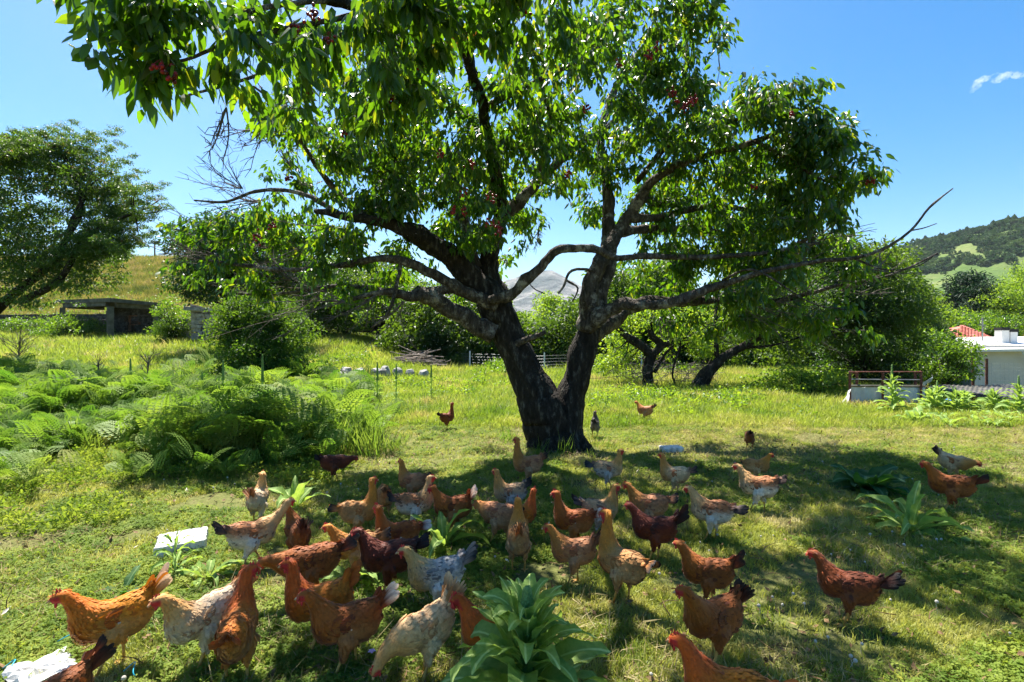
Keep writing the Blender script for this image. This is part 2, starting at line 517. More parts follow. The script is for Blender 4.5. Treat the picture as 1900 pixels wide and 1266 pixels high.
# ---- ruined hut with a flat concrete roof (left, behind the ferns) ----
hut = tag(empty('concrete_hut', (-22.8, 29.3, 1.45)), 'ruined stone hut with a flat concrete slab roof on a square corner pillar', 'hut')
def loc_(p): return np.array(p) - np.array(hut.location)
b = MB()
near = P(205, 553, 28.2); lf = P(103, 555, 30.4); rt = P(302, 565, 30.6); bk = lf + rt - near; bk[2] = near[2] + 0.12
top = np.array([near, rt, bk, lf]); top[:, 2] = [3.78, 3.66, 3.75, 3.84]
low = top.copy(); low[:, 2] -= 0.20
V = np.vstack([top, low]) - np.array(hut.location)
V += rng.normal(0, 0.015, V.shape)
b.add(V, [(0, 1, 2, 3), (7, 6, 5, 4), (0, 4, 5, 1), (1, 5, 6, 2), (2, 6, 7, 3), (3, 7, 4, 0)])
b.build('roof', M_conc, hut)
b = MB()
def beam(a, c, t=0.0, dz=-0.32, th=0.24):
    a = loc_(a); c = loc_(c); mid = (a + c) / 2; mid[2] += dz
    d = c - a
    b.box(mid, (np.linalg.norm(d[:2]) - 0.5, 0.22, th), math.atan2(d[1], d[0]))
cen = top.mean(0)
ins = [q + (cen - q) * 0.13 for q in top]
for i in range(4): beam(ins[i], ins[(i + 1) % 4])
b.build('roof_beam', M_conc, hut)
for q, w_ in ((ins[0], 0.30), (ins[3], 0.26), (ins[1], 0.24), (ins[2], 0.24)):
    b = MB(); l = loc_(q)
    b.box((l[0], l[1], (l[2] - 0.45 - 0.6) / 2), (w_, w_, l[2] - 0.45 + 0.6), R(42)); b.build('pillar', M_conc, hut)
# back walls of laid stones (joined, each stone a few pixels)
def stone_wall(A, B, z0, z1, th=0.4, gap=None, seed=0, hole=None):
    g = np.random.default_rng(seed); b = MB()
    A = np.array(A, float); B = np.array(B, float); L = np.linalg.norm(B[:2] - A[:2]); rz = math.atan2(B[1] - A[1], B[0] - A[0])
    z = z0
    while z < z1:
        h = g.uniform(0.13, 0.24); x = -g.uniform(0, 0.2)
        while x < L:
            w = g.uniform(0.2, 0.5)
            if not (hole and hole[0] < x + w / 2 < hole[1] and hole[2] < z + h / 2 < hole[3]):
                c = A[:2] + (B[:2] - A[:2]) * (x + w / 2) / L
                b.box((c[0], c[1], z + h / 2), (w - 0.02, th + g.uniform(-0.08, 0.08), h - 0.015), rz, g.normal(0, 0.04), g.normal(0, 0.04), 0.015)
            x += w
        z += h
    return b
a_, c_ = loc_(ins[1]), loc_(ins[2]); m_ = loc_(cen)
M_hutstone = mat_noise('shade_darkened_stone', [(0.3, (0.02, 0.019, 0.015)), (0.5, (0.05, 0.048, 0.04)), (0.72, (0.13, 0.125, 0.11))], 5.0)  # fieldstone colours darkened: shade under the slab roof is put into the stone
w1 = loc_(P(214, 600, 31.5)); w2 = loc_(P(300, 600, 31.0))
L_ = np.linalg.norm(w2[:2] - w1[:2])
o = stone_wall(w1, w2, -0.6, 1.95, 0.4, seed=3, hole=(0.95, 1.75, -1, 1.55)).build('stone_wall', M_hutstone, hut); o['kind'] = 'stuff'
o = stone_wall(loc_(P(112, 600, 32.5)), loc_(P(205, 600, 33.0)), -0.6, 1.25, 0.4, seed=4).build('stone_wall', M_hutstone, hut); o['kind'] = 'stuff'
d_ = (w2 - w1) / L_; dr = w1 + d_ * 1.35; b = MB(); rz = math.atan2(d_[1], d_[0])
for s in (-0.34, 0.34): b.box((dr[0] + d_[0] * s, dr[1] + d_[1] * s, 0.5), (0.09, 0.12, 2.1), rz)
b.box((dr[0], dr[1], 1.5), (0.75, 0.14, 0.10), rz); b.box((dr[0], dr[1] + 0.02, 0.95), (0.62, 0.08, 0.07), rz)
fr = b.build('door_frame', mat_noise('old_brown_wood', [(0.3, (0.07, 0.035, 0.02)), (0.7, (0.22, 0.12, 0.07))], 12), hut)
b = MB(); b.box((dr[0], dr[1] + 0.15, 0.3), (0.6, 0.04, 1.8), rz); b.build('door', M_dark, hut)

# ---- stone pier with a slab on top, right of the hut ----
pier = tag(empty('stone_pier', tuple(P(372, 652, 26.5))), 'crumbling grey stone pier topped by a flat slab beside the large bush', 'stone pier')
pz = pier.location.z
g = np.random.default_rng(11); b = MB(); z = -0.7
while z < 2.05:
    h = g.uniform(0.12, 0.22); x = -0.42
    while x < 0.40:
        w = g.uniform(0.22, 0.42); b.box((x + w / 2 + 0.08, g.normal(0, 0.03), z + h / 2), (w - 0.02, 0.7, h - 0.015), 0.15, g.normal(0, 0.03), g.normal(0, 0.03), 0.02); x += w
    z += h
o = b.build('pier_stones', M_stone, pier); o['kind'] = 'stuff'
b = MB(); b.box((0.02, 0, 2.16), (1.15, 0.95, 0.16), 0.1, 0.03, 0.05, 0.03); b.build('cap_slab', M_stone, pier)
b = MB(); b.box((-0.3, 0.1, 2.31), (0.45, 0.5, 0.12), 0.5, 0, 0.08, 0.03); b.build('cap_stone', M_stone, pier)
lw = P(330, 652, 27.2)
o = stone_wall((lw[0] - 0.55, lw[1], 0), (lw[0] + 0.75, lw[1] - 0.2, 0), 0.9, 2.5, 0.5, seed=8).build('stone_wall', M_stone)
tag(o, 'low broken dry stone wall between the stone pier and the hut', 'stone wall')
wlp = P(60, 600, 36)
o = stone_wall((-38, 36, 0), (-24.5, 34.5, 0), g1(-30, 35) - 0.3, g1(-30, 35) + 1.5, 0.5, seed=9).build('stone_wall', M_hutstone)
tag(o, 'long grey dry stone wall behind the dead bush at the far left', 'stone wall')

# ---- row of field stones on the grass, middle left ----
g = np.random.default_rng(5)
px = 642
k = 0
while px < 800:
    d = 17.0 + g.uniform(-0.25, 0.25); p = P(px, 720, d); w = g.uniform(0.22, 0.5)
    z = g1(p[0], p[1]) + .04
    o = link('fieldstone', stone_mesh(40 + k, (w, g.uniform(0.25, 0.4), g.uniform(0.32, 0.48))), M_stone, None, (p[0], p[1], z + 0.16), (g.normal(0, .15), g.normal(0, .15), g.uniform(0, 3)))
    tag(o, 'grey fieldstone in the low broken row on the grass below the brushwood pile', 'stone', 'fieldstones of the low row below the brushwood pile')
    px += w / 17 * 950 + g.uniform(-3, 7); k += 1
for i, (px, py, d, lb) in enumerate([(265, 706, 14.6, 'flat pale stone lying among the ferns behind the foxglove spikes'), (622, 716, 16.5, 'pale stone lying at the foot of the large bush'), (1232, 836, 6.45, None)]):
    if lb:
        p = P(px, py, d); o = link('fieldstone', stone_mesh(80 + i, (0.9, 0.6, 0.35)), M_stone, None, (p[0], p[1], g1(p[0], p[1]) + 0.12)); tag(o, lb.replace('foxglove', 'green'), 'stone')

# ---- brushwood pile ----
M_brush = mat_noise('dead_wood', [(0.3, (0.07, 0.05, 0.04)), (0.5, (0.20, 0.16, 0.13)), (0.75, (0.40, 0.34, 0.29))], 30.0, coord='Object')
bp = P(775, 700, 20.5); bz = g1(bp[0], bp[1])
pile = tag(empty('brushwood_pile', (bp[0], bp[1], bz)), 'heap of dead grey brown branches on the grass before the wire fence', 'brushwood pile')
g = np.random.default_rng(17)
for k in range(64):
    L = g.uniform(0.7, 1.9); c = np.array([g.normal(0, 0.5), g.normal(0, 0.35), 0])
    c[2] = max(0.05, 0.78 * (1 - (c[0] / 1.15) ** 2)) * g.uniform(0.25, 1.0)
    a = g.normal(0, 0.5) + (PI if g.random() < .5 else 0); el = g.normal(0.0, 0.16) - 0.25 * np.sign(c[0]) * np.sign(math.cos(a)) * abs(c[0])
    d = np.array([math.cos(a) * math.cos(el), math.sin(a) * math.cos(el), math.sin(el)])
    pts = np.array([c - d * L / 2, c + rvec(1, g)[0] * 0.07, c + d * L / 2 + rvec(1, g)[0] * 0.12]); pts[:, 2] = np.maximum(pts[:, 2], 0.02)
    b = MB(); r0 = g.uniform(0.012, 0.045); b.tube(smooth_path(pts, 3), np.linspace(r0, r0 * 0.45, 7), 5)
    b.build('branch', M_brush, pile)

# ---- wire mesh fence behind the pile ----
def wire_fence(name, pts, h, label, step=0.12, wr=0.004, post=None, pr=0.03, pm=None, pstep=None, zoff=0.0, wm=None):
    f = tag(empty(name, (pts[0][0], pts[0][1], g1(*pts[0][:2]))), label, 'fence')
    o0 = np.array(f.location)
    pts = [np.array(p[:2], float) for p in pts]
    b = MB(); acc = 0
    for A, B in zip(pts[:-1], pts[1:]):
        L = np.linalg.norm(B - A); n = max(2, int(L / step)); T = np.linspace(0, 1, n + 1)
        xy = A + (B - A) * T[:, None]; zz = gz(xy[:, 0], xy[:, 1]) + zoff
        for i in range(n):
            q = np.array([xy[i, 0], xy[i, 1], zz[i]]) - o0; b.tube([q, q + [0, 0, h]], wr, 3, cap=False)
        k = 0.0
        while k <= h + 1e-6:
            P3 = np.column_stack([xy[::4], zz[::4] + k]) - o0; b.tube(P3, wr, 3, cap=False); k += step
    b.build('wire_mesh', wm or M_wire, f)
    for q in post or []:
        z = g1(q[0], q[1]) + zoff; b = MB(); b.tube([np.array([q[0], q[1] - 0.03, z - 0.3]) - o0, np.array([q[0], q[1] - 0.03, z + h + 0.12]) - o0], pr, 8); b.build('post', pm or M_wire, f)
    return f
fa = P(600, 600, 34)[:2]; fb = P(740, 640, 27)[:2]; fc = P(872, 697, 21.5)[:2]; fd = P(1010, 720, 20.0)[:2]; fe = P(1190, 715, 21.0)[:2]
wire_fence('wire_fence', [fa, fb, fc, fd, fe], 0.85, 'sagging wire mesh fence with a pale post running behind the big cherry tree', 0.12, 0.0028, [fa, (fa + fb) / 2, fb, fc, fd, fe], 0.028, M_white)

# ---- chicken run with rusty frame (right) ----
run = tag(empty('hen_coop', (8.1, 10.9, g1(8.1, 10.9))), 'low poultry pen of grey sheets under a rusty red frame', 'poultry pen')
rz0 = np.array(run.location)
M_sheet = mat_noise('grey_sheet', [(0.3, (0.42, 0.45, 0.50)), (0.5, (0.55, 0.57, 0.60)), (0.75, (0.66, 0.63, 0.62))], 2.5, 0.6, 0.3)
D = 10.9
def W(px, py, d=D): return P(px, py, d) - rz0
for (x0, x1, y0, y1, dd) in ((1579, 1622, 718, 752, 0.0), (1622, 1667, 719, 751, 0.03), (1667, 1716, 718, 753, -0.01)):
    A, B = W(x0, y0, D + dd), W(x1, y1, D + dd); b = MB()
    nx = 7; nz = 3; V = []; F = []
    for i in range(nx + 1):
        for j in range(nz + 1):
            x = A[0] + (B[0] - A[0]) * i / nx; z = B[2] + (A[2] - B[2]) * j / nz
            V.append((x, A[1] + 0.012 * math.sin(i * 2.1 + j), z + (0.015 * math.sin(i * 1.3) if j in (0, nz) else 0)))
    V2 = [(x, y + 0.02, z) for x, y, z in V]; m = len(V)
    for i in range(nx):
        for j in range(nz):
            q = i * (nz + 1) + j; F.append((q, q + nz + 1, q + nz + 2, q + 1)); F.append((m + q, m + q + 1, m + q + nz + 2, m + q + nz + 1))
    for i in range(nx):
        for j in (0, nz):
            q = i * (nz + 1) + j; F.append((q, m + q, m + q + nz + 1, q + nz + 1))
    b.add(V + V2, F); b.build('sheet_panel', M_sheet, run)
def bar(name, a, c, w, mat, par=run, h=None):
    a = np.array(a); c = np.array(c); d = c - a; L = np.linalg.norm(d); b = MB()
    b.tube([a, c], w / 2 * 1.2, 4); return b.build(name, mat, par)
for px in (1577, 1638, 1709): bar('post', W(px, 755, D - .05), W(px, 690, D - .05), 0.05, M_rust)
bar('post', W(1700, 752, D + .9), W(1698, 692, D + .9), 0.06, M_rust)
bar('post', W(1590, 752, D + .9), W(1590, 692, D + .9), 0.06, M_rust)
bar('rail', W(1575, 690, D - .05), W(1711, 690, D - .05), 0.022, M_rust)
bar('rail', W(1577, 704, D - .05), W(1709, 705, D - .05), 0.02, M_wire)
bar('rail', W(1709, 690, D - .05), W(1700, 692, D + .9), 0.04, M_rust)
bar('rail', W(1577, 690, D - .05), W(1590, 692, D + .9), 0.04, M_rust)
bar('rail', W(1577, 716, D - .02), W(1716, 717, D - .02), 0.045, M_conc)
m, nt, out = newmat('milky_plastic'); s1 = princ(nt, None, (0.6, 0.62, 0.62), 0.35, 0.4); tt = nt.nodes.new('ShaderNodeBsdfTransparent'); mx = nt.nodes.new('ShaderNodeMixShader')
mx.inputs[0].default_value = 0.55; nt.links.new(tt.outputs[0], mx.inputs[1]); nt.links.new(s1, mx.inputs[2]); nt.links.new(mx.outputs[0], out.inputs['Surface'])
M_plastic = m
b = MB(); V = []; F = []
for i in range(6):
    for j in range(5):
        t = i / 5; s_ = j / 4
        top_ = W(1579, 718, D - .03) * (1 - s_) + W(1575, 712, D - .03) * s_
        q = W(1579 - 1 * s_, 720, D - .06) * (1 - t) + W(1556 + 16 * s_, 756, D - .2 - .2 * s_) * t
        V.append(q + np.array([0, 0.03 * math.sin(i * 2 + j * 1.5), 0]))
for i in range(5):
    for j in range(4): F.append((i * 5 + j, i * 5 + j + 1, i * 5 + j + 6, i * 5 + j + 5))
b.add(V, F); b.build('plastic_flap', M_plastic, run)
b = MB(); V = []; F = []
for i in range(4):
    for j in range(3): V.append(W(1712 + i * 5.5 + j * 1.5, 712 - i * 3.2 - j * 2 + (6 if j == 0 else 0), D + .1 + .06 * i) + np.array([0, 0.02 * math.sin(i + 2 * j), 0]))
for i in range(3):
    for j in range(2): F.append((i * 3 + j, i * 3 + j + 1, i * 3 + j + 4, i * 3 + j + 3))
b.add(V, F); b.build('plastic_flap', M_plastic, run)

# ---- low corrugated lean-to right of the pen ----
shed = tag(empty('lean_to', (9.8, 11.5, g1(9.8, 11.5))), 'low open lean-to with a sagging dark corrugated roof right of the rusty pen', 'lean-to')
rz0 = np.array(shed.location)
M_corr = mat_noise('old_corrugated_sheet', [(0.3, (0.03, 0.028, 0.025)), (0.55, (0.09, 0.085, 0.075)), (0.75, (0.19, 0.18, 0.16))], 5.0, 0.7, 0.3)
fl = [(1712, 719, 11.3), (1800, 733, 11.0), (1905, 747, 10.8), (2010, 755, 10.8)]
bl = [(1725, 716, 14.0), (1810, 714, 14.0), (1905, 716, 14.0), (1990, 718, 14.0)]
nC = 150; V = []; 
fr_ = np.array([W(*p) for p in fl]); bk_ = np.array([W(*p) for p in bl])
tt_ = np.linspace(0, 3, nC)
for i, t in enumerate(tt_):
    a = np.array([np.interp(t, range(4), fr_[:, k]) for k in range(3)]); c = np.array([np.interp(t, range(4), bk_[:, k]) for k in range(3)])
    w_ = 0.010 * math.sin(i * PI / 2 * 0.8); n_ = 5
    for j in range(n_):
        s_ = j / (n_ - 1); q = a * (1 - s_) + c * s_; q[2] += w_ - 0.05 * math.sin(s_ * PI) + 0.02 * math.sin(t * 5); V.append(q)
F = [(i * 5 + j, (i + 1) * 5 + j, (i + 1) * 5 + j + 1, i * 5 + j + 1) for i in range(nC - 1) for j in range(4)]
b = MB(); b.add(V, F); b.add(np.array(V) - [0, 0, .012], [f[::-1] for f in F]); b.build('corrugated_roof', M_corr, shed)
for px, d in ((1760, 11.2), (1783, 11.2), (1812, 11.1), (1833, 11.1), (1900, 10.95), (1990, 10.9)):
    zt = W(px, np.interp(px, [p[0] for p in fl], [p[1] for p in fl]) + 2, d); zb = zt.copy(); zb[2] = -1.0 - rz0[2]; bar('post', zb, zt, 0.06, M_brush, shed)
bar('rail', W(1712, 722, 11.3), W(2010, 758, 10.8), 0.07, M_dark, shed)
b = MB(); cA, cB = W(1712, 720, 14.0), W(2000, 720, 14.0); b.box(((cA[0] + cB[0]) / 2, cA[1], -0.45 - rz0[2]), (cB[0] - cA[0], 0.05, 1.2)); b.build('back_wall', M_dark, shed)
# blue tub under the lean-to
bp = P(1763, 757, 11.6); b = MB()
b.tube([(0, 0, 0), (0, 0, .22), (0, 0, .235)], [0.12, 0.155, 0.165], 16); b.tube([(0, 0, .236), (0, 0, .10)], [0.150, .13], 16)
tag(b.build('blue_tub', mat_noise('blue_plastic', [(0.3, (0.01, 0.09, 0.5)), (0.7, (0.02, 0.14, 0.65))], 5, 0.4, 0.5, 0.1), None, False, ((1763 - 950) / 950 * 10.25, 10.25, g1(8.77, 10.25) - 0.01)), 'bright blue plastic tub standing at the edge of the lean-to', 'tub')

# ---- fence with rusty posts in front of the white house ----
A = P(1800, 700, 15.5)[:2]; B = P(1905, 700, 15.0)[:2]; C = P(2060, 700, 14.8)[:2]
z_ = g1(*A); 
f = wire_fence('wire_fence', [A, B, C], 0.76 - g1(A[0], A[1]), 'square wire mesh fence on rusty posts before the pale house wall', 0.10, 0.002, [P(1804, 700, 15.5)[:2], P(1829, 700, 15.4)[:2], P(1960, 700, 15.0)[:2]], 0.035, M_rust, zoff=0.0)
# ---- house with pale walls, white fascia, red tiled roof ----
house = tag(empty('house', (26.0, 25.0, -1.9)), 'low house with pale walls, a white roof edge and a red tiled hip roof', 'house')
rz0 = np.array(house.location)
M_wall = mat_noise('pale_house_wall', [(0.3, (0.58, 0.52, 0.45)), (0.7, (0.66, 0.61, 0.54))], 1.2, bs=0.1)
wl, wr_ = P(1806, 700, 25.0), P(2150, 700, 25.0)
b = MB(); x0, x1 = wl[0] - rz0[0], wr_[0] - rz0[0]
b.box(((x0 + x1) / 2, 3, 1.4), (x1 - x0, 6.0, 3.4)); b.build('wall', M_wall, house)
b = MB(); zt = W(1800, 642, 25)[2]
b.box(((x0 + x1) / 2 - .05, 1.45, zt + 0.12), (x1 - x0 + 0.5, 3.9, 0.12), 0, 0.15, -0.012); b.box(((x0 + x1) / 2 - .05, 4.8, zt + 0.30), (x1 - x0 + 0.3, 3.2, 0.14)); b.build('flat_roof', M_white, house)
b = MB(); q = W(1893, 640, 24.7); b.tube([q + [0.0, -0.1, -.35], q + [.6, -.1, -1.0]], 0.05, 4); b.build('brace', M_white, house)
# hip roof
M_tile = mat_noise('red_clay_tile', [(0.3, (0.30, 0.07, 0.05)), (0.55, (0.48, 0.15, 0.11)), (0.78, (0.62, 0.30, 0.25))], 3.0, 0.7, 0.3)
ap = W(1786, 605, 31.0); e1 = W(1700, 650, 27.5); e2 = W(1868, 640, 27.5); e3 = e2 + [0, 8, 0]; e0 = e1 + [0, 8, 0]
b = MB(); b.add([ap, e1, e2, e3, e0], [(0, 1, 2), (0, 2, 3), (0, 3, 4), (0, 4, 1)]); hipr = b.build('roof', M_tile, house)
b = MB()
def tiles(a, l, r, nrow, ncol):
    for i in range(nrow):
        t0, t1 = i / nrow, (i + 1.15) / nrow
        for j in range(ncol):
            s_ = (j + 0.5) / ncol
            p1 = l * (1 - s_) + r * s_
            # columns run parallel down the slope, clipped by the hips
            mid = (l + r) / 2; base = l * (1 - s_) + r * s_; dn = mid - a
            q1 = base - dn * (1 - t1); q0 = base - dn * (1 - t0)
            lim = t0 * 0.5
            if abs(s_ - 0.5) > lim + 0.5 / ncol: continue
            up = np.cross(r - l, dn); up /= np.linalg.norm(up); up = up if up[2] > 0 else -up
            w_ = np.linalg.norm(r - l) / ncol / 2; sd = (r - l) / np.linalg.norm(r - l)
            V = []
            for q, lift in ((q0, 0.02), (q1, 0.06)):
                for k in range(4):
                    an = PI * k / 3; V.append(q - sd * w_ * math.cos(an) * 0.95 + up * (w_ * 0.55 * math.sin(an) + lift))
            b.add(V, [(k, k + 1, k + 5, k + 4) for k in range(3)])
tiles(ap, e1, e2, 15, 26); tiles(ap, e2, e3, 15, 30)
o = b.build('roof_tiles', M_tile, house); o['kind'] = 'stuff'
for px0, px1, py in ((1852, 1866, 608), (1869, 1882, 611)):
    a_ = W((px0 + px1) / 2, py, 26.5); wd = (px1 - px0) / 950 * 26.5; zb = W(1860, 640, 26.5)[2]
    b = MB(); b.box((a_[0], a_[1], (a_[2] - 0.15 + zb) / 2), (wd, wd, a_[2] - 0.15 - zb)); ch = b.build('chimney', M_white, house)
    b = MB(); b.box((a_[0], a_[1], a_[2] - 0.07), (wd * 1.12, wd * 1.12, 0.15)); b.build('chimney_cap', M_black, ch)
# poles
q = P(1823, 623, 27); b = MB(); b.tube([(0, 0, -4), (0, 0, 0.95)], 0.035, 6); b.box((0, 0, .55), (.3, .05, .04))
tag(b.build('antenna_pole', M_wire, None, False, tuple(q)), 'thin grey pole rising behind the red tiled roof', 'pole')
q = P(287, 478, 92); b = MB(); b.tube([(0, 0, -1), (0, 0, 3.3)], 0.13, 6); b.box((0, 0, 2.95), (0.9, .1, .1))
tag(b.build('utility_pole', M_brush, None, False, (q[0], q[1], g1(q[0], q[1]))), 'wooden utility pole on the hilltop skyline', 'pole')
# small roof on the hilltop, left
q = P(214, 470, 88); hh = tag(empty('hill_shed', (q[0], q[1], g1(q[0], q[1]) - 0.3)), 'small shed with a sloping pale roof on the hilltop beside a round green tree', 'shed')
b = MB(); b.box((0, 0, 1.1), (3.6, 3, 2.2)); b.build('wall', M_dark, hh)
b = MB(); b.box((0, 0, 2.5), (4.4, 3.8, 0.14), 0, 0, 0.28); b.build('roof', M_conc, hh)
# ================================================================ TREES
def bark_mat(name, dark, mid, light, sc_=1.0, lich=0.62):
    m, nt, out = newmat(name)
    a = noise(nt, 16 * sc_, 6, 0.65, stretch=(1, 1, 0.35)); b = noise(nt, 5.0 * sc_, 6, 0.7)
    c = ramp(nt, a, [(0.32, dark), (0.55, mid), (0.75, light)])
    l = ramp(nt, b, [(lich - 0.06, (0, 0, 0)), (lich + 0.03, (1, 1, 1))])
    c = mix(nt, l, c, light)
    w = nt.nodes.new('ShaderNodeTexVoronoi'); w.inputs['Scale'].default_value = 34 * sc_; w.feature = 'DISTANCE_TO_EDGE'
    g = nt.nodes.new('ShaderNodeNewGeometry'); mp = nt.nodes.new('ShaderNodeMapping'); mp.inputs['Scale'].default_value = (1, 1, 0.3)
    nt.links.new(g.outputs['Position'], mp.inputs[0]); nt.links.new(mp.outputs[0], w.inputs['Vector'])
    s1 = nt.nodes.new('ShaderNodeMath'); s1.operation = 'ADD'; s1.inputs[1].default_value = 0
    nt.links.new(a, s1.inputs[0]); nt.links.new(w.outputs['Distance'], s1.inputs[1])
    princ(nt, out, c, 0.9, 0.15, bump(nt, s1.outputs[0], 1.0, 0.03))
    return m
M_bark = bark_mat('cherry_bark', (0.010, 0.008, 0.006), (0.030, 0.025, 0.020), (0.15, 0.14, 0.115), lich=.70)
M_bark2 = bark_mat('dark_bark', (0.010, 0.008, 0.006), (0.03, 0.025, 0.02), (0.12, 0.11, 0.09), 0.7, 0.68)
M_limb = bark_mat('cherry_limb_bark', (0.02, 0.016, 0.013), (0.085, 0.07, 0.058), (0.27, 0.25, 0.21), 1.2, 0.60)
M_twig = mat_noise('twig_bark', [(0.3, (0.05, 0.04, 0.035)), (0.7, (0.17, 0.14, 0.12))], 20)
M_cherryleaf = mat_leaf('cherry_leaf', [(0.0, (0.012, 0.030, 0.006)), (0.5, (0.023, 0.058, 0.009)), (0.88, (0.042, 0.092, 0.011)), (1.0, (0.12, 0.17, 0.016))],
                        None, 0.41, 0.36, 0.5, island=True,
                        tstops=[(0.0, (0.10, 0.26, 0.006)), (0.6, (0.20, 0.42, 0.008)), (0.9, (0.34, 0.56, 0.010)), (1.0, (0.62, 0.66, 0.02))])

# ---------------- the big cherry tree ----------------
def TP(l):      # (px, py, r_px, depth) list -> points, radii (m)
    p = np.array([P(a, b, d) for a, b, r, d in l]); r = np.array([r / FPX * d * 0.69 for a, b, r, d in l]); return p, r
base = P(1035, 830, 6.75); bz = g1(base[0], base[1])
cherry = tag(empty('cherry_tree', (base[0], base[1], bz)), 'huge old cherry tree with a forked dark trunk and clusters of red cherries', 'cherry tree')
C0 = np.array(cherry.location)
skel = []         # nodes for twigs to spring from
skr = []
def limb(name, l, n=12, mat=None, rough=0.10, seed=0, knots=3):
    l = [(a, b_, r_ * (1.15 if (a < 700 and b_ > 290) else 1), d_ + (min(1.4, (720 - a) / 300 * 1.4) if (a < 720 and b_ > 290) else 0)) for a, b_, r_, d_ in l]
    p, r = TP(l); r = r * (1.07 if name == 'trunk' else 1.0)
    g = np.random.default_rng(seed)
    kk = 5
    ps = smooth_path(p, kk); rs = np.interp(np.linspace(0, len(r) - 1, len(ps)), range(len(r)), r)
    L = np.concatenate([[0], np.cumsum(np.linalg.norm(np.diff(ps, axis=0), axis=1))])
    m = max(len(ps), int(L[-1] / (0.05 if rs.max() > .06 else 0.09)))
    S = np.linspace(0, L[-1], m)
    ps = np.column_stack([np.interp(S, L, ps[:, k]) for k in range(3)]); rs = np.interp(S, L, rs)
    wob = np.cumsum(g.normal(0, 1, (m, 3)), 0); wob -= np.linspace(0, 1, m)[:, None] * wob[-1]
    ps += wob * (0.035 if name == 'trunk' else 0.10) * rs[:, None]
    ph = g.uniform(0, 6, 6)
    kn = np.ones(m) + sum(g.uniform(.10, .28) * np.exp(-((S - g.uniform(0, L[-1])) / (rs.mean() * 1.3 + .02)) ** 2) for _ in range(knots))
    def fn(i, th):
        s = S[i] / max(rs[i], 0.02)
        return kn[i] * (1 + rough * (0.6 * np.sin(3 * th + ph[0] + 0.25 * s) + 0.5 * np.sin(7 * th + ph[1] - 0.2 * s) * (1 if n > 10 else 0) + 0.45 * np.sin(11 * th + ph[2] + .8 * s) * (1 if n > 16 else 0) + 0.5 * np.sin(1.1 * s + ph[3] + th)))
    b = MB(); b.tube(ps - C0, rs, n, fn=fn)
    step = max(1, int(m / (L[-1] / 0.12 + 1)))
    for q, rr in zip(ps[::step], rs[::step]): skel.append(q); skr.append(rr)
    return b, ps, rs
tb, _, _ = limb('trunk', [(1030, 862, 60, 6.75), (1026, 835, 54, 6.75), (1019, 795, 50, 6.75), (1003, 745, 45, 6.75), (976, 690, 41, 6.75), (948, 635, 38, 6.75), (930, 590, 34, 6.75), (916, 560, 27, 6.75)], 30, seed=1, rough=0.085, knots=1)
t2, _, _ = limb('trunk', [(1046, 862, 54, 6.7), (1050, 832, 46, 6.72), (1053, 795, 43, 6.74), (1062, 745, 35, 6.75), (1077, 690, 29, 6.78), (1091, 635, 26, 6.8), (1102, 590, 23, 6.85), (1108, 560, 19, 6.9)], 26, seed=2, rough=0.085, knots=1)
t3, _, _ = limb('trunk', [(1040, 850, 40, 6.66), (1038, 800, 34, 6.66), (1036, 765, 22, 6.68), (1034, 742, 9, 6.72)], 16, seed=5, rough=0.08, knots=0)
for q in (t2, t3):
    off = tb.n
    tb.V += q.V; tb.C += q.C; tb.F3 += [[i + off for i in f] for f in q.F3]; tb.F4 += [[i + off for i in f] for f in q.F4]; tb.n += q.n
for k, (dx, dy, rr) in enumerate(((-68, 12, 22), (-30, 30, 20), (30, 32, 18), (62, 16, 20))):        # root flares
    a = P(1036 + dx * 0.25, 800, 6.72); c = P(1036 + dx, 846, 6.75); c[1] = 6.75 - dy / 60.0; c[2] = bz - 0.08
    mid = (a + c) / 2 + [0, 0, -0.02]; tb.tube(smooth_path([a - C0, mid - C0, c - C0], 4), np.linspace(0.17, 0.07, 9), 10)
tb.build('trunk', M_bark, cherry, True)
